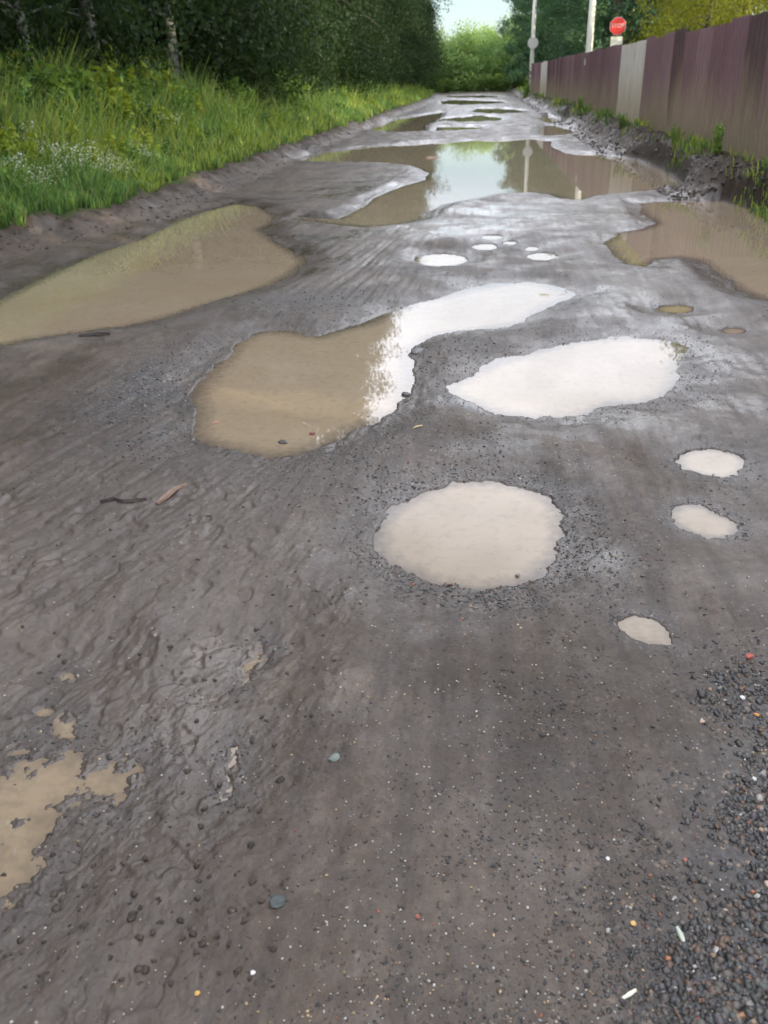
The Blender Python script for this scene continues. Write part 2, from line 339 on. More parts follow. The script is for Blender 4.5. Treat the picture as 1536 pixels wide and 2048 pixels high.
def mat_sheet(name, top, low, dirt=(0.37, 0.30, 0.225)):
    m, nt, p = new_mat(name); n = N(nt)
    geo = n('ShaderNodeNewGeometry').outputs['Position']
    oi = n('ShaderNodeObjectInfo').outputs['Random']
    sepn = n('ShaderNodeSeparateXYZ'); n.l(geo, sepn.inputs['Vector'])
    mp = n('ShaderNodeMapping'); mp.inputs['Scale'].default_value = (1, 1, 0.25); n.l(geo, mp.inputs['Vector'])
    f = n.noise(mp.outputs['Vector'], 1.6, 5, 0.6); st = n.noise(mp.outputs['Vector'], 9, 4, 0.6)
    paint = n.mix(n.rng(oi, 0, 1), top, low)
    paint = n.mix(n.rng(st, 0.5, 0.8, 0, 0.35), paint, (0.22, 0.19, 0.18))
    rs = n.noise(mp.outputs['Vector'], 4.5, 6, 0.7)
    paint = n.mix(n.rng(rs, 0.62, 0.70, 0, 0.6), paint, (0.16, 0.075, 0.045))
    h = n.math('ADD', sepn.outputs['Z'], n.rng(f, 0.2, 0.8, -0.55, 0.55))
    dm = n.rng(h, 0.85, 1.65, 0.90, 0.06)
    c = n.mix(dm, paint, n.mix(n.rng(st, 0.3, 0.7), dirt, tuple(x * 0.8 for x in dirt)))
    n.l(c, p.inputs['Base Color']); p.inputs['Roughness'].default_value = 0.5; p.inputs['IOR'].default_value = 1.4
    n.l(n.bump(n.noise(geo, 1.3, 3, 0.5), 0.6, 0.06), p.inputs['Normal'])
    return m

# ------------------------------------------------------------------ ground shape
def sdf(poly, x, y):
    """signed distance, positive outside"""
    P = np.array(poly); Q = np.roll(P, -1, 0)
    dmin = np.full(x.shape, 1e9); inside = np.zeros(x.shape, bool)
    for (ax, ay), (bx, by) in zip(P, Q):
        ex, ey = bx - ax, by - ay; wx, wy = x - ax, y - ay
        t = np.clip((wx * ex + wy * ey) / (ex * ex + ey * ey + 1e-12), 0, 1)
        dmin = np.minimum(dmin, (wx - ex * t) ** 2 + (wy - ey * t) ** 2)
        c = ((ay <= y) & (by > y)) | ((by <= y) & (ay > y))
        xi = ax + (y - ay) / np.where(abs(by - ay) < 1e-12, 1e-12, by - ay) * ex
        inside ^= c & (x < xi)
    d = np.sqrt(dmin); return np.where(inside, -d, d)

PINFO = {}
for k, poly in PUDDLES.items():
    P = np.array(poly); a, b = P.min(0), P.max(0); PINFO[k] = (a, b, math.hypot(*(b - a)))

def puddle_distance(x, y):
    """distance to the nearest puddle shore in 'shore widths' and in metres (negative inside)"""
    D = np.full(x.shape, 9.0); Dn = np.full(x.shape, 9.0)
    for k, poly in PUDDLES.items():
        a, b, size = PINFO[k]
        w = min(max(size * 0.11, 0.035), 0.32); far = a[1] > 20
        mgn = w * 3 + 0.75
        sel = (x > a[0] - mgn) & (x < b[0] + mgn) & (y > a[1] - mgn) & (y < b[1] + mgn)
        if not sel.any(): continue
        xs, ys = x[sel], y[sel]
        j = min(size * 0.05, 0.09); s1 = max(size * 0.09, 0.03)
        jx = (fbm(xs, ys, s1, 4, 11) - 0.5) * j * 2; jy = (fbm(xs, ys, s1, 4, 23) - 0.5) * j * 2
        d = sdf(poly, xs + jx, ys + jy)
        D[sel] = np.minimum(D[sel], d); Dn[sel] = np.minimum(Dn[sel], d / w)
    return D, Dn

def grass_edge(y):
    return np.interp(y, [-20, 6, 9.6, 11.4, 18, 30, 38, 60, 75, 95], [-5.6, -5.5, -5.3, -4.72, -4.6, -4.5, -4.3, -3.9, -3.7, -4.4])

GR = [(0.76, 1.30, 0.30, 0.50, 1.0), (0.82, 1.75, 0.28, 0.45, 0.95), (0.64, 1.05, 0.30, 0.30, .9), (0.03, 2.45, 0.36, 0.13, 0.55),
      (-1.85, 4.6, 0.30, 0.9, 0.95), (-1.0, 6.75, 0.85, 0.45, 0.95), (-0.05, 5.45, 0.30, 0.50, 0.6), (-0.45, 3.45, 0.30, 0.40, 0.55),
      (0.10, 3.80, 0.55, 0.30, 0.45), (-1.60, 3.9, 0.35, 0.45, 0.55), (0.35, 1.9, 0.25, 0.35, 0.35), (0.45, 2.7, 0.3, 0.5, 0.35), (1.1, 3.4, 0.2, 0.4, 0.3),
      (-0.35, 7.8, 0.35, 0.6, 0.35)]
WETS = [(1.25, 6.4, 0.5, 0.9, 0.95), (1.55, 5.3, 0.35, 0.8, 0.95), (1.9, 8.0, 0.6, 1.2, 0.9), (0.9, 11.6, 1.6, 1.1, 0.9), (-0.6, 10.0, 1.3, 0.6, 0.8), (1.35, 4.4, 0.25, 0.5, 0.8), (0.15, 4.45, 0.35, 0.2, 0.8), (-2.0, 14.5, 1.0, 1.4, 0.6), (-0.3, 2.45, 0.3, 0.3, 0.3), (0.5, 10.8, 1.6, 1.6, 0.6), (-0.9, 10.1, 0.9, 0.9, 0.6), (1.4, 5.0, 0.6, 1.2, 0.6), (0.6, 4.05, 0.7, 0.35, 0.7), (-0.8, 1.9, 0.5, 0.5, 0.35),
        (0.5, 2.75, 0.10, 0.12, 0.9), (1.7, 7.3, 0.5, 0.9, 0.7), (0.1, 2.42, 0.25, 0.08, 0.4), (-1.4, 8.4, 0.6, 1.2, 0.4), (-0.75, 2.1, 0.16, 0.16, 0.8)]
def blobs(L, x, y):
    t = np.zeros(x.shape)
    for cx, cy, sx, sy, a in L:
        t = np.maximum(t, a * np.exp(-(((x - cx) / sx) ** 2 + ((y - cy) / sy) ** 2)))
    return t

def terrain(x, y, fine=True, attrs=False):
    D, Dn = puddle_distance(x, y)
    # road body, always a little above the water table
    road = 0.020 + 0.034 * fbm(x, y, 1.1, 3, 1) + 0.012 * fbm(x, y * 0.35, 0.35, 3, 5)
    ge = grass_edge(y)
    rise = 0.45 * sstep(-0.6, -3.5, x - ge) * sstep(97, 90, y)
    left = sstep(-0.1, -1.0, x - (ge + 0.9))           # rises towards the verge
    clod = np.abs(fbm(x, y, 0.34, 4, 31) - 0.5) * 2
    bankl = 0.16 * left + left * (1 - sstep(0, -0.5, x - ge)) * (0.17 * clod)
    rr = np.interp(y, [0, 9, 14, 22, 60, 95], [3.45, 3.3, 2.95, 3.05, 3.25, 3.7])
    right = sstep(0, 0.7, x - rr)
    clod2 = np.abs(fbm(x, y, 0.42, 5, 41, 0.6) - 0.5) * 2
    far_end = sstep(97, 106, y)
    bankr = (0.38 * right + sstep(-0.45, 0.25, x - rr) * (1 - sstep(0.6, 1.0, x - rr)) * (0.26 * clod2 - 0.02)) * (1 - far_end * 0.6)
    left_fg = sstep(-0.25, -0.9, x) * sstep(4.2, 2.6, y)       # trampled slurry, bottom left
    road = road + 0.010 * left_fg
    Dp = np.clip(D, 0, 5); cap = 0.003 + 0.055 * Dp + 0.5 * Dp * Dp
    road = np.where(D < 0.7, -np.log(np.exp(-road / 0.006) + np.exp(-cap / 0.006)) * 0.006, road)
    h = road + rise + bankl * sstep(-0.02, 0.30, D) + bankr * sstep(-0.04, 0.12, D) + 0.15 * far_end
    if fine:
        # lumps squeezed into streaks, prints and grit
        k = 0.25 + 0.75 * sstep(0, 0.06, D)
        u = x * 0.50 + y * 0.87; v = -x * 0.87 + y * 0.50
        lump = fbm(u * 0.5, v * 1.2, 0.026, 4, 61, 0.7)
        det = left_fg * (0.010 * (lump - 0.45) + 0.008 * (fbm(x, y, 0.10, 4, 62, 0.6) - 0.5) - 0.010 * sstep(0.60, 0.70, fbm(x, y, 0.075, 2, 63)))
        det = det + 0.011 * (fbm(x, y, 0.16, 4, 71, 0.6) - 0.5) + 0.006 * (fbm(x, y, 0.040, 3, 81, 0.6) - 0.5)
        # ruts and tyre smears running with the traffic, bending left to right
        vv = x - 0.28 * (y - 4) * sstep(0.3, -1.6, x) - 0.05 * np.sin(y * 0.7)
        st = fbm(vv / 0.045, y / 0.75, 1.0, 4, 65, 0.6); rt = fbm(vv / 0.16, y / 2.2, 1.0, 3, 66)
        sm = 0.35 + 0.65 * sstep(0.42, 0.6, fbm(x, y, 0.9, 2, 67))
        det = det + sm * ((0.007 + 0.007 * sstep(-0.2, -0.9, x)) * (st - 0.5) + 0.014 * (rt - 0.5)) * (1 + 1.2 * sstep(12, 24, y))
        det = det + sstep(14, 26, y) * (0.07 * (fbm(x / 0.5, y / 1.1, 1.0, 4, 68, 0.6) - 0.45))
        bk = np.clip(left + right, 0, 1); det = det + bk * (0.05 * (fbm(x, y, 0.11, 4, 83, 0.65) - 0.45) + 0.10 * (fbm(x, y, 0.30, 4, 84, 0.65) - 0.5))
        h = h + k * det
    h = np.maximum(h, 0.0012 + 0.004 * np.clip(D, 0, .5))
    shore = np.clip(Dn, -3, 1)
    inside = -0.10 * sstep(0, 1.2, -shore) - 0.004 * (shore < 0)
    shallow = -0.007 * sstep(0, 1.5, -shore) + (0.026 * (fbm(x, y, 0.035, 4, 64, 0.65) - 0.50) if fine else 0)
    inside = np.where(left_fg > 0.3, shallow, inside)
    hh = np.where(shore > 0, h, inside)
    if fine: # gritty waterline
        k = np.exp(-(Dn / 0.35) ** 2)
        hh = hh + k * 0.008 * (fbm(x, y, 0.03, 2, 101) - 0.5)
    hh = np.where(x > 3.6, np.maximum(hh, 0.42 * sstep(3.56, 3.8, x)), hh)
    if not attrs: return hh
    rim = np.exp(-((Dn - 0.7) / 0.9) ** 2) * (Dn > 0)
    near = sstep(11, 7, y)
    gravel = np.clip(np.maximum(blobs(GR, x, y), 0.42 * rim * near), 0, 1)
    wet = 0.22 + 0.35 * np.exp(-np.clip(Dn, 0, 9) / 0.9) * (0.6 + 0.4 * sstep(4, 8, y)) + 0.22 * sstep(22, 45, y) + 0.8 * blobs(WETS, x, y)
    wet = wet - 0.35 * gravel
    bankm = np.clip(left + right, 0, 1)
    wet = np.clip(wet * (1 - bankm * 0.8), 0, 1)
    silt = np.clip(left_fg * (0.55 + 0.5 * (fbm(x, y, 0.25, 3, 5) - 0.5)) + blobs([(-3.5, 5.6, .9, .5, 1.0)], x, y), 0, 1)
    grass = sstep(0.12, -0.15, x - ge + 0.5 * (fbm(x, y, 0.5, 3, 7) - 0.5)) + sstep(3.65, 3.85, x) * sstep(0.4, 0.55, fbm(x, y, 0.7, 3, 9)) + sstep(100, 103, y)
    soil = np.clip(bankm * 0.85 + blobs([(0.35, 3.95, 0.6, 0.22, 0.45), (0.78, 3.75, 0.07, 0.22, 0.45), (0.35, 2.0, 0.5, 0.4, 0.4), (-0.5, 1.2, 0.3, 0.2, 0.25), (0.1, 9.2, 0.8, 0.5, 0.35)], x, y), 0, 1)
    return hh, dict(gravel=gravel, wet=wet, silt=silt, grass=np.clip(grass, 0, 1), soil=soil, rim=np.clip(np.exp(-np.clip(D, 0, 9) / (0.05 + 0.012 * y)) * (1 - 0.4 * wet), 0, 1))

def tz(x, y):
    return float(terrain(np.array([float(x)]), np.array([float(y)]), True)[0])

# ---- the road surface with its near relief
MUD = mat_mud()
inner = np.linspace(-45, 31, 680)
az = np.radians(np.concatenate([np.linspace(-75, -45.6, 30), inner, np.linspace(31.6, 62, 30)]))
ys = [0.62]
while ys[-1] < 128:
    r = ys[-1]; px = r * r / (CAM_H * 850)
    ys.append(r + min(max(px * 1.4, 0.0038), 0.055 if r < 16 else (0.09 if r < 30 else 0.26)))
ys = np.array(ys)
AZ, RY = np.meshgrid(az, ys)
gx = RY * np.sin(AZ); gy = RY * np.cos(AZ)
hh, at_ = terrain(gx, gy, True, True)
nr, nc = gx.shape
print('road grid', nr, nc)
V = np.stack([gx, gy, hh], -1).reshape(-1, 3)
I = np.arange(nr * nc).reshape(nr, nc)
F = np.stack([I[:-1, :-1], I[:-1, 1:], I[1:, 1:], I[1:, :-1]], -1).reshape(-1, 4)
keep = np.abs(V[F[:, 0], 0]) < 45
road = mesh_np('muddy_road', V, F[keep], MUD, smooth=True, attrs={k: v.ravel() for k, v in at_.items()})
tag(road, 'rutted wet mud and gravel road full of potholes', None, None, 'structure')
# ---- the land all round, coarse, a little lower where the fine road lies on it
lx, ly = np.meshgrid(np.arange(-150, 151, 1.5), np.arange(-60, 260, 1.5))
lh = terrain(lx, ly, False)
fan = (np.hypot(lx, ly) < 126) & (np.abs(lx) < 43.0) & (np.degrees(np.arctan2(lx, ly)) > -72) & (np.degrees(np.arctan2(lx, ly)) < 59)
lh = np.where(fan | (np.hypot(lx, ly) < 3), lh - 0.35, lh)
I = np.arange(lx.size).reshape(lx.shape)
F = np.stack([I[:-1, :-1], I[:-1, 1:], I[1:, 1:], I[1:, :-1]], -1).reshape(-1, 4)
V = np.stack([lx, ly, lh], -1).reshape(-1, 3)
zz = np.zeros(lx.size)
road_like = ((lx > -4.5) & (lx < 3.5) & (ly < 97)).astype(float).ravel()
land = mesh_np('ground', V, F, MUD, smooth=True, attrs=dict(gravel=zz, wet=0.3 * road_like, silt=0.2 * road_like, grass=1 - road_like, soil=zz, rim=zz))
tag(land, 'grassy ground beside and beyond the muddy road', None, None, 'structure')
far = mesh_py('ground', [(-1800, -1800, -0.5), (1800, -1800, -0.5), (1800, 1800, -0.5), (-1800, 1800, -0.5)], [(0, 1, 2, 3)],
              mat_plain('far_grass', (0.045, 0.06, 0.022), 0.9, noise=0.5, scale=0.05))
tag(far, 'flat green land reaching the horizon', None, None, 'structure')

# ---- water
WATER = mat_water()
PL = {
'left_big': 'long brown puddle against the left mud bank, below the grass',
'far_big': 'widest puddle across the road, mirroring sky, pole and fence',
'right_brown': 'brown puddle cut by the right edge, under the fence bank',
'centre_brown': 'curved brown puddle in mid road, half mirroring trees, half sky',
'right_white': 'broad white sky-mirroring puddle with pointed left end, right of the curved brown puddle',
'round': 'round pale puddle nearest the camera in the middle of the road',
'oval': 'small white oval puddle at the right edge, upper of two',
'slanted': 'small slanting lilac puddle below the white oval one at the right edge',
'dim': 'small dim shallow puddle below and right of the round pale puddle',
'far_mid': 'greenish far puddle by the left bank beyond the widest puddle',
'far_streak': 'dark far streak of water in mid road, farther of two',
'far_thin': 'dark thin far puddle just beyond the widest puddle',
'far_fence': 'small far puddle near the fence mirroring a pale panel',
'sliver': 'pale sliver of shallow water alone in the left foreground mud',
'corner': 'shallow ragged puddle with mud lumps at the lower left edge',
'thin': 'thin upright strip of shallow water right of the lower left puddle',
'small_a': 'largest of the little white puddles beyond the curved brown one',
'small_b': 'little oval puddle left of centre in the far cluster, second largest',
'small_c': 'farthest little puddle of the cluster in mid road',
'small_d': 'tiniest puddle between the others of the far cluster',
'small_e': 'little white puddle at the right of the far cluster',
'small_f': 'tiny puddle just beyond the rightmost one of the cluster',
'small_g': 'little olive puddle between white puddle and right brown puddle',
'small_h': 'little pale olive puddle near the right edge, beyond the white one',
'far_w1': 'middle one of three shiny water strips in the far ruts',
'far_w2': 'nearest of three shiny water strips in the far ruts',
'far_w3': 'shiny strip of water across the very end of the road',
'far_w4': 'little shiny pool by the right bank beyond the widest puddle',
'spot_a': 'farthest hoofprint-sized pool in the churned left mud',
'spot_b': 'second hoofprint-sized pool in the churned left mud',
'spot_c': 'hoofprint-sized pool at the left edge above the ragged puddle',
'spot_d': 'small pale pool joining the ragged lower left puddle at its top',
}
for i, (k, poly) in enumerate(PUDDLES.items()):
    P = np.array(poly); a, b, size = PINFO[k]
    c = (a + b) / 2
    g = min(size * 0.045, 0.09) + 0.006
    nx = max(int(size / 0.12), 10); nx = min(nx, 60)
    x0, x1, y0, y1 = a[0] - g * 2, b[0] + g * 2, a[1] - g * 2, b[1] + g * 2
    X, Y = np.meshgrid(np.linspace(x0, x1, nx * 2), np.linspace(y0, y1, nx * 2))
    D = sdf(poly, X, Y)
    I = np.arange(X.size).reshape(X.shape)
    F = np.stack([I[:-1, :-1], I[:-1, 1:], I[1:, 1:], I[1:, :-1]], -1).reshape(-1, 4)
    Df = D.ravel()
    F = F[(Df[F] < g).any(1)]
    used = np.unique(F); remap = -np.ones(X.size, int); remap[used] = np.arange(len(used))
    V = np.stack([X.ravel() - c[0], Y.ravel() - c[1], np.zeros(X.size)], -1)[used]
    soft = 0.10 if k in ('corner', 'sliver', 'thin', 'dim') else min(0.03 + size * 0.03, 0.13)
    dp = np.clip(-Df[used] / soft * 0.9 + 0.05, 0, 1)
    if k in ('corner', 'sliver', 'thin', 'dim') or k.startswith('spot'): dp = 0.42 + 0.58 * dp
    o = mesh_np('puddle', V, remap[F], WATER, smooth=True, loc=(c[0], c[1], -0.0004 * (i % 7)), attrs=dict(deep=dp))
    tag(o, PL[k], 'puddle', 'puddles in the muddy road')

# ------------------------------------------------------------------ gravel
def ico():
    t = (1 + 5 ** 0.5) / 2
    v = np.array([(-1, t, 0), (1, t, 0), (-1, -t, 0), (1, -t, 0), (0, -1, t), (0, 1, t), (0, -1, -t), (0, 1, -t), (t, 0, -1), (t, 0, 1), (-t, 0, -1), (-t, 0, 1)], float)
    v /= np.linalg.norm(v[0])
    f = np.array([(0, 11, 5), (0, 5, 1), (0, 1, 7), (0, 7, 10), (0, 10, 11), (1, 5, 9), (5, 11, 4), (11, 10, 2), (10, 7, 6), (7, 1, 8),
                  (3, 9, 4), (3, 4, 2), (3, 2, 6), (3, 6, 8), (3, 8, 9), (4, 9, 5), (2, 4, 11), (6, 2, 10), (8, 6, 7), (9, 8, 1)])
    return v, f
IV, IF = ico()
def stones(name, x, y, size, col, mat, sink=0.25, flat=0.65, z=None, rough=0.28):
    n = len(x)
    z = terrain(x, y, True) if z is None else z
    v = IV[None] * (1 + rng.uniform(-rough, rough, (n, 12, 1)))
    sc = np.stack([size * rng.uniform(0.7, 1.3, n), size * rng.uniform(0.7, 1.3, n), size * flat * rng.uniform(0.7, 1.2, n)], -1) * 0.5
    v = v * sc[:, None, :]
    th = rng.uniform(0, 2 * pi, n); ti = rng.normal(0, 0.3, n)
    c, s = np.cos(ti)[:, None], np.sin(ti)[:, None]
    v[..., 1], v[..., 2] = c * v[..., 1] - s * v[..., 2], s * v[..., 1] + c * v[..., 2]
    c, s = np.cos(th)[:, None], np.sin(th)[:, None]
    vx, vy = c * v[..., 0] - s * v[..., 1], s * v[..., 0] + c * v[..., 1]
    v[..., 0], v[..., 1] = vx + x[:, None], vy + y[:, None]
    v[..., 2] += (z + sc[:, 2] * (1 - 2 * sink))[:, None]
    f = IF[None] + (np.arange(n) * 12)[:, None, None]
    return mesh_np(name, v.reshape(-1, 3), f.reshape(-1, 3), mat, cols=np.repeat(col, 12, 0))
GRAVEL = mat_col('gravel_stone', 0.42, 0.3, 90)
def stone_colours(n, pale=0.05):
    c = np.array([0.044, 0.043, 0.044])[None] * rng.uniform(0.45, 1.9, (n, 1)) * rng.uniform(0.92, 1.08, (n, 3))
    k = rng.random(n)
    def put(sel, col): c[sel] = np.array(col)[None] * rng.uniform(0.6, 1.2, (sel.sum(), 1))
    put(k < 0.30, (0.105, 0.090, 0.078)); put(k < 0.30 * 0.35, (0.11, 0.07, 0.05))
    put(k > 1 - pale, (0.34, 0.32, 0.30)); put(k > 1 - pale * 0.55, (0.30, 0.21, 0.13)); put(k > 1 - pale * 0.16, (0.32, 0.13, 0.07))
    return c
# candidates in the near road, kept by density
n0 = 170000
ry = 1.0 / rng.uniform(1 / 10.0, 1 / 0.80, n0); rx = np.radians(rng.uniform(-45, 31, n0)); sx, sy = ry * np.sin(rx), ry * np.cos(rx)
D, Dn = puddle_distance(sx, sy)
gv = blobs(GR, sx, sy)
rim = np.exp(-((Dn - 0.45) / 0.6) ** 2) * sstep(9, 6, sy)
patch = fbm(sx, sy, 0.30, 4, 201)
dens = gv ** 1.3 * 0.95 * sstep(0.32, 0.62, patch + gv * 0.22) + 0.85 * rim * sstep(0.25, 0.6, patch) + 0.025 + 0.06 * sstep(0.5, 0.65, patch) * sstep(-1.2, 0, sx)
dens = np.where(Dn < -0.02, (dens + 0.3) * 0.05 * np.exp(np.clip(Dn, -9, 0) * 2.2) + 0.45 * blobs([(1.22, 4.98, 0.09, 0.28, 1), (1.08, 4.85, .12, .15, .6), (-0.75, 3.85, .22, .10, .6), (-2.6, 6.1, .8, .2, .5)], sx, sy) * sstep(.5, .6, patch + .1), dens) * np.where((sx < -0.45) & (sy < 3), 0.35, 1)
# the sampling above is dense near by: even it out in the ground plane
dens *= np.clip(sy / 1.15, 0.75, 1.25)
kp = rng.random(n0) < dens
sx, sy, gv = sx[kp], sy[kp], gv[kp]
big = 0.0028 + 0.0100 * rng.random(len(sx)) ** 3 * (0.5 + gv) + np.where((gv > 0.45) & (sx > 0.3) & (sy < 2.6), 0.0010 + 0.0100 * rng.random(len(sx)) ** 2, 0.0006) + 0.0007 * sy
zs = np.maximum(terrain(sx, sy, True), -0.004)
g = stones('gravel', sx, sy, big, stone_colours(len(sx), 0.05), GRAVEL, 0.42, 0.62, zs, 0.42)
tag(g, 'dark crushed gravel and grit strewn over the mud', None, None, 'stuff')
print('stones', len(sx))
# bright grains
n1 = 2600
ry = 1.0 / rng.uniform(1 / 6.0, 1 / 0.85, n1); rx = np.radians(rng.uniform(-45, 31, n1)); sx, sy = ry * np.sin(rx), ry * np.cos(rx)
_, Dn = puddle_distance(sx, sy); kp = Dn > 0.05; kp &= rng.random(n1) < np.where(sx < -0.3, 0.35, 0.9); sx, sy = sx[kp], sy[kp]
cc = np.array([0.50, 0.48, 0.44])[None] * rng.uniform(0.5, 1.1, (len(sx), 1)) * np.where(rng.random((len(sx), 1)) < 0.35, np.array([[1, 0.78, 0.5]]), 1)
g = stones('pale_grit', sx, sy, 0.0028 + 0.0035 * rng.random(len(sx)) ** 2 + 0.0005 * sy, cc, mat_col('grit', 0.3), 0.15)
tag(g, 'pale sparkling grains of stone scattered on the mud', None, None, 'stuff')

# clods of mud on both banks
MUDCLOD, cnt, cp = new_mat('mud_clod'); cn_ = N(cnt)
ctc = cn_('ShaderNodeNewGeometry').outputs['Position']; cf = cn_.noise(ctc, 14, 5, 0.65)
cnt.links.new(cn_.mix(cn_.rng(cf, 0.35, 0.65), (0.034, 0.026, 0.020), (0.088, 0.068, 0.054)), cp.inputs['Base Color'])
cp.inputs['Roughness'].default_value = 0.55; cnt.links.new(cn_.bump(cn_.noise(ctc, 45, 5, 0.7), 0.9, 0.02), cp.inputs['Normal'])
nk = 6500
cy = 1 / rng.uniform(1 / 80, 1 / 7, nk); side = rng.random(nk) < 0.05
cxl = grass_edge(cy) + 0.1 + 0.75 * rng.random(nk); rrv = np.interp(cy, [0, 9, 14, 22, 60, 95], [3.45, 3.3, 2.95, 3.05, 3.25, 3.7])
cx_ = np.where(side, cxl, rrv - 0.35 + 1.0 * rng.random(nk) ** 1.2)
_, Dn = puddle_distance(cx_, cy); kp = (Dn > 0.12) & (cx_ < 3.85); cx_, cy, side = cx_[kp], cy[kp], side[kp]
sz = 0.022 + 0.0006 * cy + np.where(side, 0.04, 0.05) * rng.random(len(cx_)) ** 3
g = stones('mud_clods', cx_, cy, sz, np.full((len(cx_), 3), 0.1), MUDCLOD, 0.52, 0.75, rough=0.35)
tag(g, 'lumps of dark mud pushed up along both road banks', None, None, 'stuff')
# small lumps in the trampled foreground
nk = 900
ly_ = 1 / rng.uniform(1 / 3.2, 1 / 1.0, nk); lx_ = -0.35 - 1.3 * rng.random(nk) * ly_ / 2
_, Dn = puddle_distance(lx_, ly_)
kp = rng.random(nk) < np.where(Dn < 0, 0.30, 0.45); lx_, ly_ = lx_[kp], ly_[kp]
g = stones('mud_lumps', lx_, ly_, 0.006 + 0.014 * rng.random(len(lx_)) ** 2, np.full((len(lx_), 3), 0.1), MUDCLOD, 0.40, 0.55,
           np.maximum(terrain(lx_, ly_, True), -0.004), rough=0.35)
tag(g, 'small wet lumps of mud in the trampled left foreground', None, None, 'stuff')

# ------------------------------------------------------------------ single stones and litter
def lump_obj(name, x, y, size, col, label, cat, flat=0.6, mat_rough=0.45, stretch=1.0, zoff=0.0, sub=True):
    import bmesh
    bm = bmesh.new(); bmesh.ops.create_icosphere(bm, subdivisions=2, radius=size / 2)
    r = random.Random(hash((round(x * 100), round(y * 100))) & 0xffff)
    dirs = [Vector((r.gauss(0, 1), r.gauss(0, 1), r.gauss(0, 1))).normalized() for _ in range(7)]
    for v in bm.verts:
        n_ = v.co.normalized()
        for d_ in dirs:                                  # knock flat facets off
            k = n_.dot(d_)
            if k > 0.72: v.co *= 0.80 + 0.2 * (1 - k)
        v.co.x *= stretch; v.co.z *= flat
    me = bpy.data.meshes.new(name); bm.to_mesh(me); bm.free()
    me.materials.append(mat_plain(name + '_stone', col, mat_rough, noise=0.45, scale=120, dark=tuple(c * 0.45 for c in col), bump=0.4))
    o = link(name, me, None, (x, y, max(tz(x, y), -0.002) + size * flat * 0.18 + zoff)); o.rotation_euler = (r.uniform(-.2, .2), r.uniform(-.2, .2), r.uniform(0, 6))
    return tag(o, label, cat)
lump_obj('pebble', 0.850, 2.154, 0.024, (0.36, 0.075, 0.06), 'red pebble in the dark gravel near the right edge', 'pebble', 0.6, .45, 1.3)
lump_obj('pebble', 0.795, 1.891, 0.017, (0.60, 0.27, 0.05), 'bright orange pebble in dark gravel at the right edge', 'pebble', 0.6, .4, 1.2)
lump_obj('pebble', 0.776, 1.960, 0.017, (0.62, 0.62, 0.62), 'white pebble just beyond the bright orange pebble', 'pebble')
lump_obj('pebble', 0.721, 1.645, 0.015, (0.55, 0.58, 0.52), 'cream-white pebble alone in black gravel, right edge', 'pebble')
lump_obj('pebble', -0.397, 1.043, 0.013, (0.72, 0.70, 0.72), 'small white pebble lying lowest at the left of centre', 'pebble', 0.5)
lump_obj('pebble', -0.497, 0.996, 0.012, (0.60, 0.36, 0.10), 'orange pebble beside the small white one at the bottom', 'pebble', 0.6, .4, 1.2)
lump_obj('pebble', -0.082, 1.200, 0.013, (0.36, 0.12, 0.07), 'brick-red pebble at the bottom middle of the road', 'pebble')
lump_obj('pebble', 0.502, 1.385, 0.014, (0.38, 0.15, 0.10), 'dull salmon pebble at the edge of the gravel patch', 'pebble')
lump_obj('stone', -0.384, 1.206, 0.042, (0.060, 0.072, 0.070), 'flat blue-green stone half sunk in the near mud', 'stone', 0.35, .5, 1.0)
lump_obj('stone', -0.326, 1.643, 0.030, (0.15, 0.18, 0.16), 'flat grey-green stone beyond the blue-green one', 'stone', 0.35, .5, 1.2)
lump_obj('pebble', -0.058, 2.561, 0.024, (0.16, 0.085, 0.06), 'brown pebble at the near shore of the round puddle', 'pebble', 0.5, .3, 1.4, 0.003)
lump_obj('pebble', 0.186, 2.643, 0.019, (0.13, 0.11, 0.10), 'grey pebble standing in the round puddle near its shore', 'pebble', 0.5, .3, 1.2, 0.003)
lump_obj('pebble', 0.361, 1.218, 0.014, (0.62, 0.38, 0.14), 'amber pebble in the lower right mud', 'pebble', 0.6, .4)
lump_obj('pebble', 0.642, 1.848, 0.015, (0.42, 0.30, 0.24), 'pinkish pebble left of the bright orange one', 'pebble')
lump_obj('pebble', 0.663, 1.333, 0.020, (0.46, 0.34, 0.28), 'large pale pink pebble at the lower right edge', 'pebble')
lump_obj('pebble', 0.331, 1.379, 0.012, (0.70, 0.68, 0.66), 'white ring-shaped speck pebble right of centre', 'pebble', 0.4)
lump_obj('stone', -0.920, 3.853, 0.040, (0.06, 0.055, 0.055), 'dark stone poking from the curved brown puddle', 'stone', 0.45, .3, 1.8)
lump_obj('stone', -0.790, 3.972, 0.038, (0.20, 0.055, 0.045), 'dark red stone at the shore of the curved brown puddle', 'stone', 0.55, .35, 1.3)
lump_obj('stone', -1.337, 4.114, 0.034, (0.34, 0.16, 0.10), 'reddish stone awash at the left end of the curved brown puddle', 'stone', 0.35, .35, 1.5, -0.001)
lump_obj('stone', -0.345, 5.419, 0.080, (0.07, 0.07, 0.075), 'dark flat stone on the right shore of the curved brown puddle', 'stone', 0.35, .3, 1.7)
lump_obj('stone', -0.356, 4.585, 0.050, (0.04, 0.04, 0.043), 'black stone on the inner shore facing the white puddle', 'stone', 0.6, .35, 1.2)
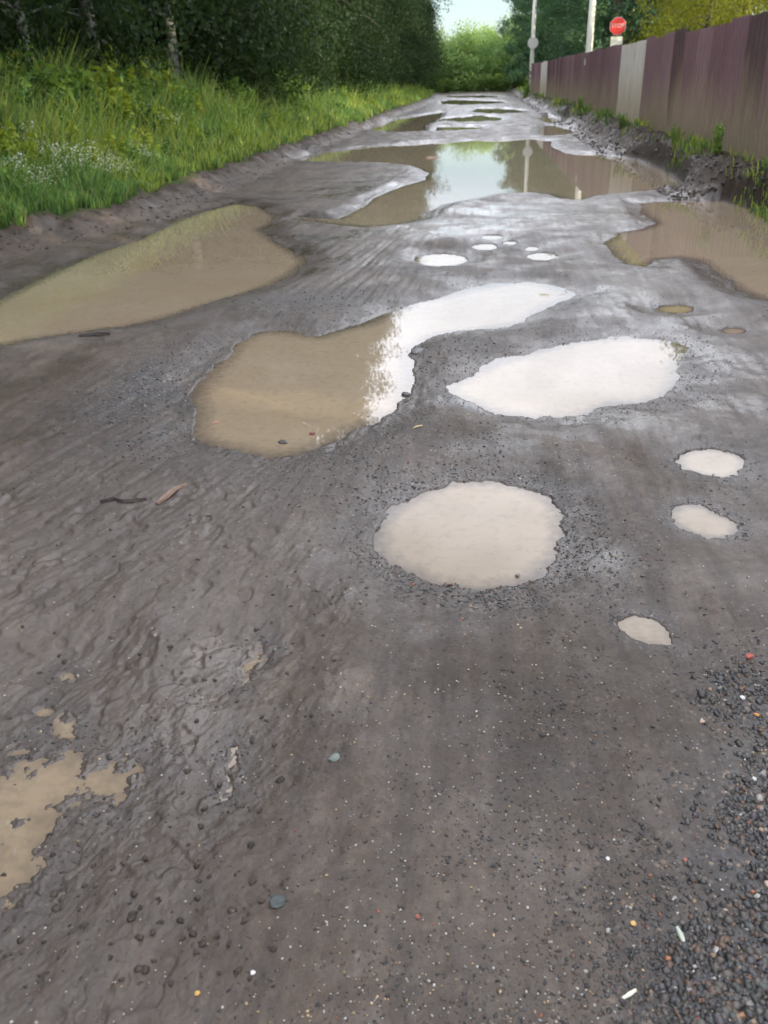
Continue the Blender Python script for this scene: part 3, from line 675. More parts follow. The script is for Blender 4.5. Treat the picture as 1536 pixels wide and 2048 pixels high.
# wood, bark and paper
def sliver(name, pts, width, thick, mat, label, cat, z=None):
    """a tapering split piece along pts"""
    vs, fs = [], []
    for i, (x, y, dz) in enumerate(pts):
        nx_ = pts[min(i + 1, len(pts) - 1)]; pv = pts[max(i - 1, 0)]
        t = Vector((nx_[0] - pv[0], nx_[1] - pv[1], 0)).normalized(); s_ = Vector((-t.y, t.x, 0))
        k = sin(pi * (i + 0.35) / (len(pts) - 0.3)) ** 0.6 * width / 2
        b = Vector((x, y, (tz(x, y) if z is None else z) + dz + 0.002))
        vs += [b - s_ * k, b + s_ * k, b + s_ * k * 0.8 + Vector((0, 0, thick)), b - s_ * k * 0.6 + Vector((0, 0, thick * 1.3))]
    for i in range(len(pts) - 1):
        a = i * 4
        for j in range(4): fs.append((a + j, a + (j + 1) % 4, a + 4 + (j + 1) % 4, a + 4 + j))
    fs += [(3, 2, 1, 0), tuple(len(vs) - 4 + j for j in range(4))]
    o0 = Vector((pts[0][0], pts[0][1], vs[0].z))
    o = mesh_py(name, [tuple(v - o0) for v in vs], fs, mat, loc=o0); return tag(o, label, cat)
WOOD = mat_plain('split_wood', (0.27, 0.185, 0.14), 0.7, noise=0.8, scale=60, dark=(0.12, 0.07, 0.06), bump=0.5)
TWIG = mat_plain('wet_twig', (0.055, 0.035, 0.032), 0.45, noise=0.5, scale=60, dark=(0.02, 0.015, 0.015))
sliver('wood_chip', [(-1.285, 3.06, 0.0), (-1.268, 3.12, 0.004), (-1.252, 3.19, 0.004), (-1.225, 3.27, 0.002)], 0.032, 0.007, WOOD,
       'reddish splinter of wood lying on mud below the curved puddle', 'wood chip')
sliver('twig', [(-1.53, 3.06, 0.0), (-1.48, 3.085, 0.004), (-1.43, 3.07, 0.006), (-1.39, 3.085, 0.004), (-1.34, 3.09, 0.0)], 0.022, 0.008, TWIG,
       'dark wet twig left of the reddish splinter of wood', 'twig')
sliver('leaf', [(-0.275, 3.955, 0.0), (-0.255, 3.966, 0.004), (-0.232, 3.985, 0.002)], 0.013, 0.003,
       mat_plain('dry_leaf', (0.60, 0.44, 0.22), 0.6, noise=0.3), 'pale yellow fallen leaf on dark gravel above the round puddle', 'leaf')
sliver('glass_shard', [(0.448, 1.215, 0.0), (0.452, 1.195, 0.002), (0.455, 1.175, 0.001)], 0.012, 0.002,
       mat_plain('frosted_shard', (0.42, 0.47, 0.38), 0.15, noise=0.2), 'pale greenish shard in the lower right gravel', 'shard')
sliver('paper_scrap', [(0.315, 1.052, 0.0), (0.329, 1.059, 0.003), (0.343, 1.070, 0.002)], 0.009, 0.002,
       mat_plain('paper', (0.72, 0.70, 0.58), 0.7, noise=0.1), 'curled cream paper scrap at the bottom right', 'scrap')
sliver('twig', [(-2.72, 5.6, 0.0), (-2.60, 5.62, 0.008), (-2.50, 5.61, 0.004)], 0.03, 0.012, TWIG,
       'dark twig alone on smooth mud below the left puddle', 'twig')
sliver('bark_scrap', [(-1.08, 20.55, 0.0), (-0.95, 20.6, 0.0), (-0.82, 20.55, 0.0)], 0.10, 0.02,
       mat_plain('bark_scrap', (0.42, 0.28, 0.20), 0.6, noise=0.3), 'pale scrap floating in the widest puddle near its far shore', 'scrap', z=0.0)

# ------------------------------------------------------------------ the fence of profiled sheets
FX, Z0, Z1 = 3.92, 0.18, 2.285
def sheet_mesh(w, h):
    pr = []                                               # trapezoid ribs
    ribs = max(int(round(w / 0.205)), 1); p_ = w / ribs
    for i in range(ribs):
        b = i * p_; pr += [(b, 0), (b + p_ * .30, 0), (b + p_ * .42, -.013), (b + p_ * .78, -.013), (b + p_ * .90, 0)]
    pr.append((w, 0))
    vs, fs = [], []
    rows = [0, h * .5, h]
    for off in (0.0, 0.0025):
        for z_ in rows:
            vs += [(x_ + off, y_, z_) for y_, x_ in pr]
    n_ = len(pr); R = len(rows)
    for s_ in range(2):
        for r_ in range(R - 1):
            for i in range(n_ - 1):
                a = s_ * R * n_ + r_ * n_ + i
                q = (a, a + 1, a + n_ + 1, a + n_); fs.append(q if s_ else q[::-1])
    t0, t1 = (R - 1) * n_, R * n_ + (R - 1) * n_
    for i in range(n_ - 1): fs.append((t0 + i, t0 + i + 1, t1 + i + 1, t1 + i)); fs.append((i + 1, i, R * n_ + i, R * n_ + i + 1))
    for i in (0, n_ - 1):
        for r_ in range(R - 1):
            a = r_ * n_ + i; b = a + R * n_; fs.append((a, b, b + n_, a + n_) if i == 0 else (a + n_, b + n_, b, a))
    me = bpy.data.meshes.new('sheet'); me.from_pydata(vs, [], fs); me.update(); return me
MAROON = mat_sheet('maroon_sheet', (0.285, 0.180, 0.225), (0.175, 0.085, 0.115))
PALE = mat_sheet('pale_sheet', (0.82, 0.79, 0.76), (0.78, 0.75, 0.71), (0.60, 0.52, 0.40))
REDS = mat_sheet('red_sheet', (0.16, 0.018, 0.016), (0.16, 0.018, 0.016), (0.19, 0.12, 0.09))
DARKS = mat_sheet('dark_sheet', (0.115, 0.065, 0.085), (0.10, 0.058, 0.072))
SH = {}
def sheet_me(w, mat):
    k = (w, mat.name)
    if k not in SH: SH[k] = sheet_mesh(w, Z1 - Z0); SH[k].materials.append(mat)
    return SH[k]
fence = empty('fence', (FX, 4.0, Z0))
tag(fence, 'long maroon profiled metal fence with dusty foot, right of the road', 'fence')
y = 4.0; R = random.Random(5)
while y < 70.0:
    w, mt, lab = 1.12, MAROON, None
    if 22.6 < y + .5 < 26.6: w, mt, lab = 1.33, PALE, 'pale grey sheet patched into the maroon fence'
    elif 26.6 <= y + .5 < 27.3: w, mt, lab = 0.62, REDS, 'narrow dark red sheet'
    elif 53.9 < y + .5 < 60.2: w, mt, lab = 1.12, PALE, 'pale grey sheet patched into the far end of the fence'
    elif R.random() < 0.22: mt = DARKS
    R.par = 1 - getattr(R, 'par', 0)
    o = link('sheet', sheet_me(w, mt), fence, (0.0035 * (R.par) + R.uniform(0, .0004), y - 4.0, R.uniform(-.035, .03)))
    o.rotation_euler = (R.uniform(-.003, .003), R.uniform(-.0006, .0006), 0)
    if lab: o['label'] = lab
    y += w - 0.06
FEND = y
STEEL = mat_plain('fence_steel', (0.12, 0.09, 0.08), 0.6, noise=0.5, dark=(0.12, 0.05, 0.03))
def box_me(name, sx_, sy_, sz_, mat, bev=0.0):
    import bmesh
    bm = bmesh.new(); bmesh.ops.create_cube(bm, size=1)
    for v in bm.verts: v.co = Vector((v.co.x * sx_, v.co.y * sy_, v.co.z * sz_))
    if bev: bmesh.ops.bevel(bm, geom=bm.edges[:], offset=bev, segments=1, affect='EDGES')
    me = bpy.data.meshes.new(name); bm.to_mesh(me); bm.free(); me.materials.append(mat); return me
pm = box_me('post', 0.06, 0.06, 2.05, STEEL); rm = box_me('rail', 0.04, 2.44, 0.04, STEEL)
yy = 4.1
while yy < FEND:
    link('post', pm, fence, (0.10, yy - 4.0, 0.88))
    for zr in (0.45, 1.45): link('rail', rm, fence, (0.05, min(yy + 1.23, FEND - 1.24) - 4.0, zr))
    yy += 2.5
PW = mat_plain('white_paint', (0.62, 0.62, 0.58), 0.5, noise=0.2, scale=12, dark=(0.35, 0.33, 0.28))
o = link('plate', box_me('plate', 0.012, 0.36, 0.20, PW, 0.003), fence, (-0.03, 31.5, 1.79)); o['label'] = 'small white plate fixed to the maroon sheets'

# ------------------------------------------------------------------ poles and the stop sign
def ring(n_, r_, z_, cx_=0, cy_=0): return [(cx_ + r_ * cos(2 * pi * i / n_), cy_ + r_ * sin(2 * pi * i / n_), z_) for i in range(n_)]
def lathe(name, prof, mat, parent=None, n_=16, loc=None, smooth=True):
    vs, fs = [], []
    for r_, z_ in prof: vs += ring(n_, r_, z_)
    for k in range(len(prof) - 1):
        for i in range(n_): fs.append((k * n_ + i, k * n_ + (i + 1) % n_, (k + 1) * n_ + (i + 1) % n_, (k + 1) * n_ + i))
    fs += [tuple(range(n_))[::-1], tuple((len(prof) - 1) * n_ + i for i in range(n_))]
    return mesh_py(name, vs, fs, mat, parent, smooth, loc)
POLE = mat_plain('pale_concrete', (0.60, 0.60, 0.52), 0.7, noise=0.35, scale=6, dark=(0.40, 0.39, 0.33), bump=0.1)
def disc(name, n_, r_, th, mat, parent, loc, rot=0.0, tilt=0.0):
    """upright plate facing -Y"""
    a0 = rot
    vs = [(r_ * cos(a0 + 2 * pi * i / n_), -th / 2, r_ * sin(a0 + 2 * pi * i / n_)) for i in range(n_)] + [(r_ * cos(a0 + 2 * pi * i / n_), th / 2, r_ * sin(a0 + 2 * pi * i / n_)) for i in range(n_)]
    fs = [tuple(range(n_)), tuple(range(2 * n_ - 1, n_ - 1, -1))] + [(i, n_ + i, n_ + (i + 1) % n_, (i + 1) % n_) for i in range(n_)]
    o = mesh_py(name, vs, fs, mat, parent, loc=loc); o.rotation_euler = (0, 0, tilt); return o
a = empty('lamp_post', (4.02, 71.9, 0.2)); tag(a, 'pale concrete lamp post carrying a round sign, at the far end of the fence', 'lamp post', 'pale posts behind the fence')
lathe('pole', [(0.17, 0), (0.165, 1), (0.12, 9.0)], POLE, a)
disc('round_sign', 28, 0.38, 0.02, PW, a, (0, -0.19, 3.48))
link('bracket', box_me('bracket', 0.10, 0.10, 0.05, STEEL), a, (0, -0.145, 3.60))
b = empty('lamp_post', (5.70, 50.5, 0.2)); tag(b, 'pale concrete lamp post without a sign, between round sign and stop sign', 'lamp post', 'pale posts behind the fence')
lathe('pole', [(0.19, 0), (0.18, 1), (0.14, 9.0)], POLE, b)
for par, hz in ((a, 9.0), (b, 9.0)):
    vs, fs = [], []
    P_ = [(0, 0, hz - .1), (-0.1, 0, hz + .35), (-0.6, 0, hz + .6), (-1.3, 0, hz + .68)]
    for (x_, y_, z_) in P_: vs += [(x_ + .035 * cos(q * pi / 3), .035 * sin(q * pi / 3), z_ + .02 * sin(q * pi / 3)) for q in range(6)]
    for k in range(3):
        for i in range(6): fs.append((k * 6 + i, k * 6 + (i + 1) % 6, k * 6 + 6 + (i + 1) % 6, k * 6 + 6 + i))
    mesh_py('arm', vs, fs, STEEL, par)
    link('lamp_head', box_me('lamp_head', 0.55, 0.22, 0.12, PW, 0.03), par, (-1.5, 0, hz + .66))
s = empty('stop_sign', (6.95, 49.8, 0.2)); s.rotation_euler = (0, 0, radians(-10))
tag(s, 'red octagonal stop sign above a white plate, behind the fence', 'stop sign')
lathe('post', [(0.035, 0), (0.035, 3.75)], POLE, s, 10)
REDP = mat_plain('sign_red', (0.78, 0.045, 0.035), 0.4, noise=0.25, scale=5, dark=(0.75, 0.16, 0.12))
disc('white_border', 8, 0.42, 0.016, PW, s, (0, -0.06, 3.47), pi / 8)
disc('sign_face', 8, 0.395, 0.016, REDP, s, (0, -0.071, 3.47), pi / 8)
link('plate', box_me('plate', 0.58, 0.014, 0.66, mat_plain('cream_plate', (0.80, 0.80, 0.66), 0.5, noise=0.15, scale=6, dark=(0.6, 0.6, 0.5)), 0.03), s, (0, -0.06, 2.70))
cu = bpy.data.curves.new('lettering', 'FONT'); cu.body = 'STOP'; cu.size = 0.26; cu.align_x = 'CENTER'; cu.align_y = 'CENTER'; cu.extrude = 0.002
to = bpy.data.objects.new('lettering_tmp', cu); C.objects.link(to)
dg = bpy.context.evaluated_depsgraph_get(); me = bpy.data.meshes.new_from_object(to.evaluated_get(dg)); bpy.data.objects.remove(to)
me.materials.clear(); me.materials.append(PW)
o = link('lettering', me, s, (0, -0.083, 3.48)); o.rotation_euler = (radians(90), 0, 0)

# ------------------------------------------------------------------ foliage
def leaf_mesh(P, size, cols, droop=0.3, aspect=0.6, seed=0, fold=False):
    """P (n,3) centres -> one bent diamond quad each"""
    r = np.random.default_rng(seed); n = len(P)
    th = r.uniform(0, 2 * pi, n); ph = r.normal(-droop, 0.5, n)
    a = np.stack([np.cos(th) * np.cos(ph), np.sin(th) * np.cos(ph), np.sin(ph)], -1)
    rd = r.normal(0, 1, (n, 3)); b = np.cross(a, rd); b /= np.linalg.norm(b, axis=1, keepdims=True) + 1e-9
    nn = np.cross(a, b)
    sz = (size * r.uniform(0.6, 1.4, n))[:, None]
    v = np.stack([P - a * sz * .5, P + b * sz * aspect * .5 + nn * sz * .1, P + a * sz * .5, P - b * sz * aspect * .5 + nn * sz * .1], 1)
    f = np.arange(n * 4).reshape(n, 4)
    return v.reshape(-1, 3), f, np.repeat(cols, 4, 0)
BARK = mat_bark(); LEAF = mat_leaf('forest_leaf', (0.95, 1.0, 1.25)); LEAFW = mat_leaf('willow_leaf', (1.65, 1.6, 1.1), 0.5); LEAFB = mat_leaf('bush_leaf', (1.0, 1.0, 1.0), 0.45)
WOODB = mat_plain('dark_bark', (0.060, 0.050, 0.040), 0.85, noise=0.5, scale=8, dark=(0.025, 0.02, 0.018), bump=0.5)

def tube(pts, rads, n_=7):
    vs, fs = [], []
    for k, (p_, r_) in enumerate(zip(pts, rads)):
        p_ = Vector(p_); q = Vector(pts[min(k + 1, len(pts) - 1)]) - Vector(pts[max(k - 1, 0)]); q.normalize()
        u_ = q.cross(Vector((0.3, 1, 0.1))).normalized(); w_ = q.cross(u_)
        vs += [tuple(p_ + u_ * r_ * cos(2 * pi * i / n_) + w_ * r_ * sin(2 * pi * i / n_)) for i in range(n_)]
    for k in range(len(pts) - 1):
        for i in range(n_): fs.append((k * n_ + i, k * n_ + (i + 1) % n_, (k + 1) * n_ + (i + 1) % n_, (k + 1) * n_ + i))
    return vs, fs
def merge_tubes(T):
    V_, F_ = [], []
    for v_, f_ in T:
        o_ = len(V_); V_ += v_; F_ += [tuple(i + o_ for i in q) for q in f_]
    return V_, F_

def make_tree(seed, H=17.0, base=2.2, R_=2.6, n=10000, leaf=0.13, bark=None, lmat=None, droop=1.0, trunk_r=0.13, cols=((0.028, 0.050, 0.018), (0.055, 0.085, 0.026)), low=0.55):
    r = np.random.default_rng(seed)
    T = []
    lean = r.normal(0, 0.22, 2)
    hs = np.linspace(0, H, 9)
    wob = r.normal(0, 0.05, (9, 2)); wob[0] = 0
    tp = [(lean[0] * (h_ / H) ** 1.5 + wob[i, 0], lean[1] * (h_ / H) ** 1.5 + wob[i, 1], h_ - (0.3 if i == 0 else 0)) for i, h_ in enumerate(hs)]
    T.append(tube(tp, [trunk_r * (1.25 if i == 0 else 1) * (1 - 0.92 * h_ / H) + 0.012 for i, h_ in enumerate(hs)], 9))
    tips = []
    nb = 38
    for i in range(nb):
        t = (i + r.random()) / nb; z_ = base + (H - base) * t ** 1.05
        prof = low + (1 - low) * sin(pi * min((t + 0.12), 1.0) ** 0.8) if t < 0.75 else (1 - t) / 0.25 * 0.75 + 0.12
        L_ = R_ * prof * r.uniform(0.75, 1.25); a_ = i * 2.4 + r.uniform(-.5, .5)
        x0 = np.interp(z_, hs, [p[0] for p in tp]); y0 = np.interp(z_, hs, [p[1] for p in tp])
        up = r.uniform(0.15, 0.5)
        pts = [(x0, y0, z_)]
        for k in (0.35, 0.7, 1.0):
            pts.append((x0 + cos(a_) * L_ * k, y0 + sin(a_) * L_ * k, z_ + L_ * (up * k - 0.45 * droop * k * k * k)))
        T.append(tube(pts, [0.035 * (1 - t) + .012, .02, .012, .005], 4))
        for k in range(7):
            q = r.uniform(0.35, 1.08); s_ = np.array(pts[1]) * (1 - q) + np.array(pts[3]) * q + r.normal(0, 0.28, 3)
            tips.append((s_, r.uniform(0.5, 1.5) * droop, r.uniform(0.25, 0.45)))
    tips_p = np.array([t[0] for t in tips]); ln = np.array([t[1] for t in tips]); wd = np.array([t[2] for t in tips])
    k = r.integers(0, len(tips), n)
    tt = r.random(n)
    P = tips_p[k] + r.normal(0, 1, (n, 3)) * (wd[k] * (1 - 0.5 * tt * min(droop, 1)))[:, None] * np.array([1, 1, 0.6])
    P[:, 2] -= tt * ln[k]
    P[:, 2] = np.maximum(P[:, 2], 0.7 + r.random(n))
    ca, cb = np.array(cols[0]), np.array(cols[1])
    mixv = np.clip(r.random(len(tips))[k] * 0.6 + r.random(n) * 0.4, 0, 1)[:, None]
    c = ca * (1 - mixv) + cb * mixv
    v, f, cc = leaf_mesh(P, leaf, c, 0.7 * droop, 0.62, seed + 1)
    return merge_tubes(T), (v, f, cc), (bark or BARK), (lmat or LEAF)

def tree_proto(name, *a, **k):
    (tv, tf), (v, f, cc), bk, lm = make_tree(*a, **k)
    e = empty(name); mesh_py('trunk', tv, tf, bk, e, True); mesh_np('crown', v, f, lm, e, cols=cc); return e
def put(proto, x, y, rz, sc, label, group, cat='tree', first=set(), sz=None, z=None):
    o = proto if proto.name not in first else copy_tree(proto); first.add(proto.name)
    o.location = (x, y, (tz(x, y) - 0.05) if z is None else z); o.rotation_euler = (0, 0, rz); s_ = sz or sc; o.scale = (sc, sc, s_)
    return tag(o, label, cat, group)

birch = [tree_proto('birch_tree', 100 + i, 16.5 + i % 3, 2.0 + 0.3 * i, 2.7, 18000, 0.125, trunk_r=0.12 + 0.02 * i, cols=((0.022, 0.042, 0.016), (0.048, 0.078, 0.026))) for i in range(4)]
RR = random.Random(3)
deep = [tree_proto('birch_tree', 140 + i, 16.5 + i, 1.6, 3.0, 4200, 0.30, trunk_r=0.14, cols=((0.020, 0.038, 0.016), (0.042, 0.068, 0.026))) for i in range(2)]
gl = 'forest trees left of the road'
special = [(-8.55, 17.8, 'birch with whitish trunk at the far left, behind the flowering weeds', 0.95), (-8.6, 21.0, 'birch with white banded trunk, second from the left', 1.0),
           (-8.9, 26.2, 'pale thin birch trunk right of the white banded one', 1.0)]
k = 0
for (x, y, lab, sc) in special:
    put(birch[k % 4], x, y, RR.uniform(0, 6), sc, lab, gl); k += 1
row = [(-8.6, 1.0, 2.6), (-11.3, 1.3, 3.0), (-14.5, 2.2, 3.4), (-18.5, 2.0, 4.8), (-24.5, 3.0, 6.5)]
for ri, (x0, jit, step) in enumerate(row):
    y = -8.0 + ri
    while y < 112:
        xx = x0 + RR.uniform(-jit, jit) * .5 + (np.interp(y, [0, 60, 100], [0, 1.7, 3.0]) if ri < 3 else 0) - 1.6 * sstep(70, 95, y)
        if all((xx - sx_) ** 2 + (y - sy_) ** 2 > 2.2 for sx_, sy_, _, _ in special) and not (ri == 0 and y < 27 and -30 < math.degrees(math.atan2(xx, y)) < -13 and RR.random() < 0.55):
            sc = RR.uniform(0.85, 1.1); put(birch[k % 4] if ri < 2 else deep[k % 2], xx, y, RR.uniform(0, 6.3), sc, sz=sc * float(np.interp(y, [0, 30, 60, 100], [1.05, 1.0, .82, .62])), label= 'tall dark birch in the dense forest left of the road' if ri > 1 else 'dark birch at the front edge of the left forest, leaves hanging to the weeds', group=gl); k += 1
        y += step * RR.uniform(0.75, 1.25)
print('birches', k)
# understorey along the forest edge
def make_bush(seed, H=3.0, R_=1.6, n=5000, leaf=0.12, cols=((0.025, 0.05, 0.02), (0.05, 0.09, 0.03)), lmat=None, lobes=9):
    r = np.random.default_rng(seed)
    T = []
    cen = []
    for i in range(lobes):
        a_ = i * 2.4 + r.uniform(-.4, .4); q = math.sqrt((i + .5) / lobes)
        z_ = H * (0.80 - 0.45 * q * q) * r.uniform(0.7, 1.12)
        c = np.array([cos(a_) * q * R_ * .75, sin(a_) * q * R_ * .75, z_]); cen.append((c, H * r.uniform(0.13, 0.24)))
        T.append(tube([(c[0] * .1, c[1] * .1, -0.2), (c[0] * .45, c[1] * .45, z_ * .5), tuple(c)], [.05 * H / 4 + .015, .035, .01], 5))
        if z_ > H * .35: cen.append((c * np.array([1.05, 1.05, 0.5]), H * r.uniform(0.15, 0.24)))
    k = r.integers(0, len(cen), n); C_ = np.array([c[0] for c in cen])[k]; rad = np.array([c[1] for c in cen])[k]
    dv = r.normal(0, 1, (n, 3)); dv /= np.linalg.norm(dv, axis=1, keepdims=True)
    P = C_ + dv * (rad * r.uniform(0.25, 1.0, n) ** 0.5 * r.uniform(0.85, 1.3, n))[:, None]
    # sprays that stick out
    P += (r.random((n, 1)) < 0.12) * dv * 0.25 * R_ * r.random((n, 1))
    P[:, 2] = np.maximum(P[:, 2], 0.05 * r.random(n))
    ca, cb = np.array(cols[0]), np.array(cols[1]); m_ = np.clip(0.55 * r.random(len(cen))[k] + 0.45 * r.random(n), 0, 1)[:, None]
    v, f, cc = leaf_mesh(P, leaf, ca * (1 - m_) + cb * m_, 0.2, 0.65, seed + 2)
    return merge_tubes(T), (v, f, cc), lmat or LEAFB
def bush_proto(name, *a, **k):
    (tv, tf), (v, f, cc), lm = make_bush(*a, **k)
    e = empty(name); mesh_py('stems', tv, tf, WOODB, e, True); mesh_np('foliage', v, f, lm, e, cols=cc); return e
under = [bush_proto('shrub', 300 + i, 3.6 + i * .5, 1.9, 9000, 0.095, ((0.020, 0.040, 0.017), (0.040, 0.070, 0.028))) for i in range(3)]
deepu = bush_proto('shrub', 310, 4.0, 2.1, 2200, 0.24, ((0.020, 0.040, 0.017), (0.040, 0.070, 0.028)))
k = 0
y = 26.0
while y < 108:
    xx = np.interp(y, [0, 25, 60, 100], [-8.4, -8.2, -6.8, -7.4]) + RR.uniform(-.5, .5)
    put(under[k % 3], xx, y, RR.uniform(0, 6), RR.uniform(0.85, 1.25), 'dark shrub filling the foot of the left forest edge', 'shrubs at the foot of the left forest', 'shrub'); k += 1
    y += RR.uniform(1.9, 3.0)
y = -6
while y < 60:
    xx = -12.5 + RR.uniform(-1, 1)
    put(deepu, xx, y, RR.uniform(0, 6), RR.uniform(0.8, 1.2), 'dark shrub filling the foot of the left forest edge', 'shrubs at the foot of the left forest', 'shrub'); k += 1
    y += RR.uniform(2.4, 3.6)

for x, y, sc in ((-6.1, 93, 1.5), (-6.3, 84, 1.25), (-5.9, 100, 1.3), (-6.6, 76, 1.45)):
    put(under[k % 3], x, y, k, sc, 'rounded tall shrub bulging from the far end of the left forest edge', 'shrubs at the foot of the left forest', 'shrub', sz=sc * 1.3); k += 1
# bushes closing the end of the road
gcols = ((0.17, 0.30, 0.14), (0.31, 0.42, 0.17))
eb = [bush_proto('willow_bush', 400 + i, 7.0, 3.6, 15000, 0.22, gcols, lobes=14) for i in range(3)]
for i, (x, y, sc, lab) in enumerate([(-1.9, 108, 1.0, 'rounded light green willow bush closing the end of the road, left one'), (2.0, 109.5, 0.98, 'light green willow bush at the road end below the gap of sky'),
        (-6.0, 110, 1.05, 'willow bush at the road end against the left forest'), (5.5, 107, 1.15, 'darker willow bush at the road end beside the right trees'),
        (-0.3, 116, 1.08, 'yellow-topped bush peering over the bushes of the road end')]):
    put(eb[i % 3], x, y, i * 1.3, sc, lab, 'bushes closing the road end', 'bush')
lowb = bush_proto('low_bush', 450, 1.8, 1.3, 3500, 0.12, ((0.08, 0.15, 0.045), (0.15, 0.22, 0.06)))
for i, (x, y, sc) in enumerate([(-3.2, 101.5, .9), (-1.0, 102.2, .8), (0.8, 102.0, 1.0), (2.4, 101.5, 1.1), (-4.9, 99.5, 1.2), (3.9, 100.5, 1.0)]):
    put(lowb, x, y, i * 1.1, sc, 'low fresh green bush along the far end of the mud road', 'low bushes along the road end', 'bush')

# trees behind the fence, then added ones out of view that shade the road
will = [tree_proto('willow_tree', 500 + i, 11.0 + 1.5 * i, 1.6, 3.2, 14000, 0.15, WOODB, LEAFW, 1.5, 0.16, ((0.075, 0.095, 0.022), (0.150, 0.160, 0.038)), 0.75) for i in range(2)]
sun_block = tree_proto('willow_tree', 508, 12, 1.2, 3.4, 4500, 0.32, WOODB, LEAFW, 1.2, 0.16, ((0.075, 0.095, 0.022), (0.150, 0.160, 0.038)), 0.8)  # coarse willow for the unseen rows added to stop sun reaching the mud
dark = [tree_proto('leafy_tree', 520 + i, 11.5 + i, 1.2, 3.6, 20000, 0.19, WOODB, LEAF, 0.5, 0.2, ((0.050, 0.110, 0.060), (0.105, 0.180, 0.085)), 0.85) for i in range(2)]
fr = 'trees behind the maroon fence'
WL = {(9.5, 30): 'yellow-green willow nearest the fence at the upper right corner', (10.5, 35): 'yellow-green willow above the pale fence sheets, right of the stop sign',
      (9.2, 40.5): 'drooping willow just right of the stop sign, behind the fence', (12.0, 46): 'olive willow farther back behind the stop sign',
      (11, 52): 'olive willow between the stop sign and the bare post', (10.5, 25.5): 'low yellow willow cut by the right edge of the photo', (15, 40): 'second-row willow peering over the others at the upper right'}
DL = {(8.5, 62): 'dark green tree directly behind the bare lamp post', (11.0, 66): 'dark green tree right of the bare lamp post', (8.0, 71): 'dark green tree between the two lamp posts',
      (7.2, 79): 'dark green tree just right of the round sign', (6.0, 88): 'dark green tree just left of the round sign', (5.2, 97): 'smaller dark tree bordering the gap of sky on its right'}
for i, (x, y, sc) in enumerate([(9.5, 30, 0.68), (10.5, 35, 0.78), (9.2, 40.5, 0.85), (12.0, 46, 1.0), (11, 52, 1.0), (10.5, 25.5, .62), (12.5, 19, .95), (12, 13, 1.0), (12, 6.5, 1.05), (11.5, 0, 1.05), (12, -6.5, 1.05), (12.5, -13, 1.1), (12, -19.5, 1.1), (15, -10, 1.1), (15.5, 1, 1.1), (15.5, -4.5, 1.1), (15.2, -16, 1.15), (15.5, 7.5, 1.1), (15.5, 14, 1.0), (12.2, -26, 1.1), (16, -23, 1.2), (18.5, -13, 1.2), (18.5, -1, 1.2), (18.5, 9, 1.2), (18.5, -7, 1.2), (18.5, -19, 1.2), (14, -30, 1.2), (18.8, 16, 1.1), (18.5, -28, 1.2), (15, 40, .95)]):
    put(will[i % 2] if y > 22 else sun_block, x, y, i * 1.7, sc, WL.get((x, y), 'added yellow-green willow out of view, keeping the sun off the road'), fr)
for i, (x, y, sc) in enumerate([(8.5, 62, 1.0), (11.0, 66, 1.15), (8.0, 71, 1.0), (11.5, 76, 1.2), (7.2, 79, 0.95), (9.5, 86, 1.1), (6.0, 88, 0.9), (7.8, 95, 1.05), (5.2, 97, 0.75), (13, 92, 1.2), (10.5, 102, 1.1), (15, 60, 1.2), (14.5, 69, 1.2)]):
    put(dark[i % 2], x, y, i * 1.7, sc, DL.get((x, y), 'dense dark green tree deep behind the far part of the fence'), fr)

# ------------------------------------------------------------------ grass and weeds
def blades(name, x, y, h, w, col, mat, lean=0.6, z=None):
    n = len(x); z = terrain(x, y, False) if z is None else z
    th = rng.uniform(0, 2 * pi, n); dx, dy = np.cos(th), np.sin(th)
    l1 = h * rng.uniform(0.2, 1.0, n) * lean; ph = rng.uniform(0, 2 * pi, n); bx, by = np.cos(ph) * l1, np.sin(ph) * l1
    w2 = w / 2
    v = np.stack([np.stack([x - dx * w2, y - dy * w2, z - .03], -1), np.stack([x + dx * w2, y + dy * w2, z - .03], -1),
                  np.stack([x + dx * w2 * .8 + bx * .35, y + dy * w2 * .8 + by * .35, z + h * .6], -1),
                  np.stack([x - dx * w2 * .8 + bx * .35, y - dy * w2 * .8 + by * .35, z + h * .6], -1),
                  np.stack([x + bx, y + by, z + h * rng.uniform(0.85, 1.0, n)], -1)], 1)
    b_ = (np.arange(n) * 5)[:, None]
    f = np.concatenate([b_ + np.array([[0, 1, 2]]), b_ + np.array([[0, 2, 3]]), b_ + np.array([[3, 2, 4]])])
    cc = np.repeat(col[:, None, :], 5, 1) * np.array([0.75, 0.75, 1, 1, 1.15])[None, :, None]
    return mesh_np(name, v.reshape(-1, 3), f, mat, cols=cc.reshape(-1, 3))
GRASS = mat_leaf('grass_blade', (1, 1, 1), 0.35)
def grass_cols(x, y, n):
    t = fbm(x, y, 2.2, 3, 301)[:, None]; u_ = rng.random((n, 1))
    a_ = np.array([0.200, 0.320, 0.090]); b_ = np.array([0.370, 0.440, 0.100]); c_ = np.array([0.100, 0.205, 0.075]); st = np.array([0.30, 0.29, 0.16])
    k_ = sstep(0.40, 0.62, t); col = (a_ * (1 - k_) + b_ * k_); col = np.where(u_ < 0.35, c_, col); col = np.where(u_ > 0.94, st, col)
    return col * rng.uniform(0.75, 1.2, (n, 1))
ng = 130000
gy_ = 1 / rng.uniform(1 / 100, 1 / 7.5, ng); ge = grass_edge(gy_); off = rng.random(ng) ** 1.25 * np.interp(gy_, [8, 20, 50, 100], [5.0, 5.0, 3.4, 2.6])
gx_ = ge - off + 0.60 * (fbm(gy_, gy_ * 0, 0.6, 3, 77) - 0.5)
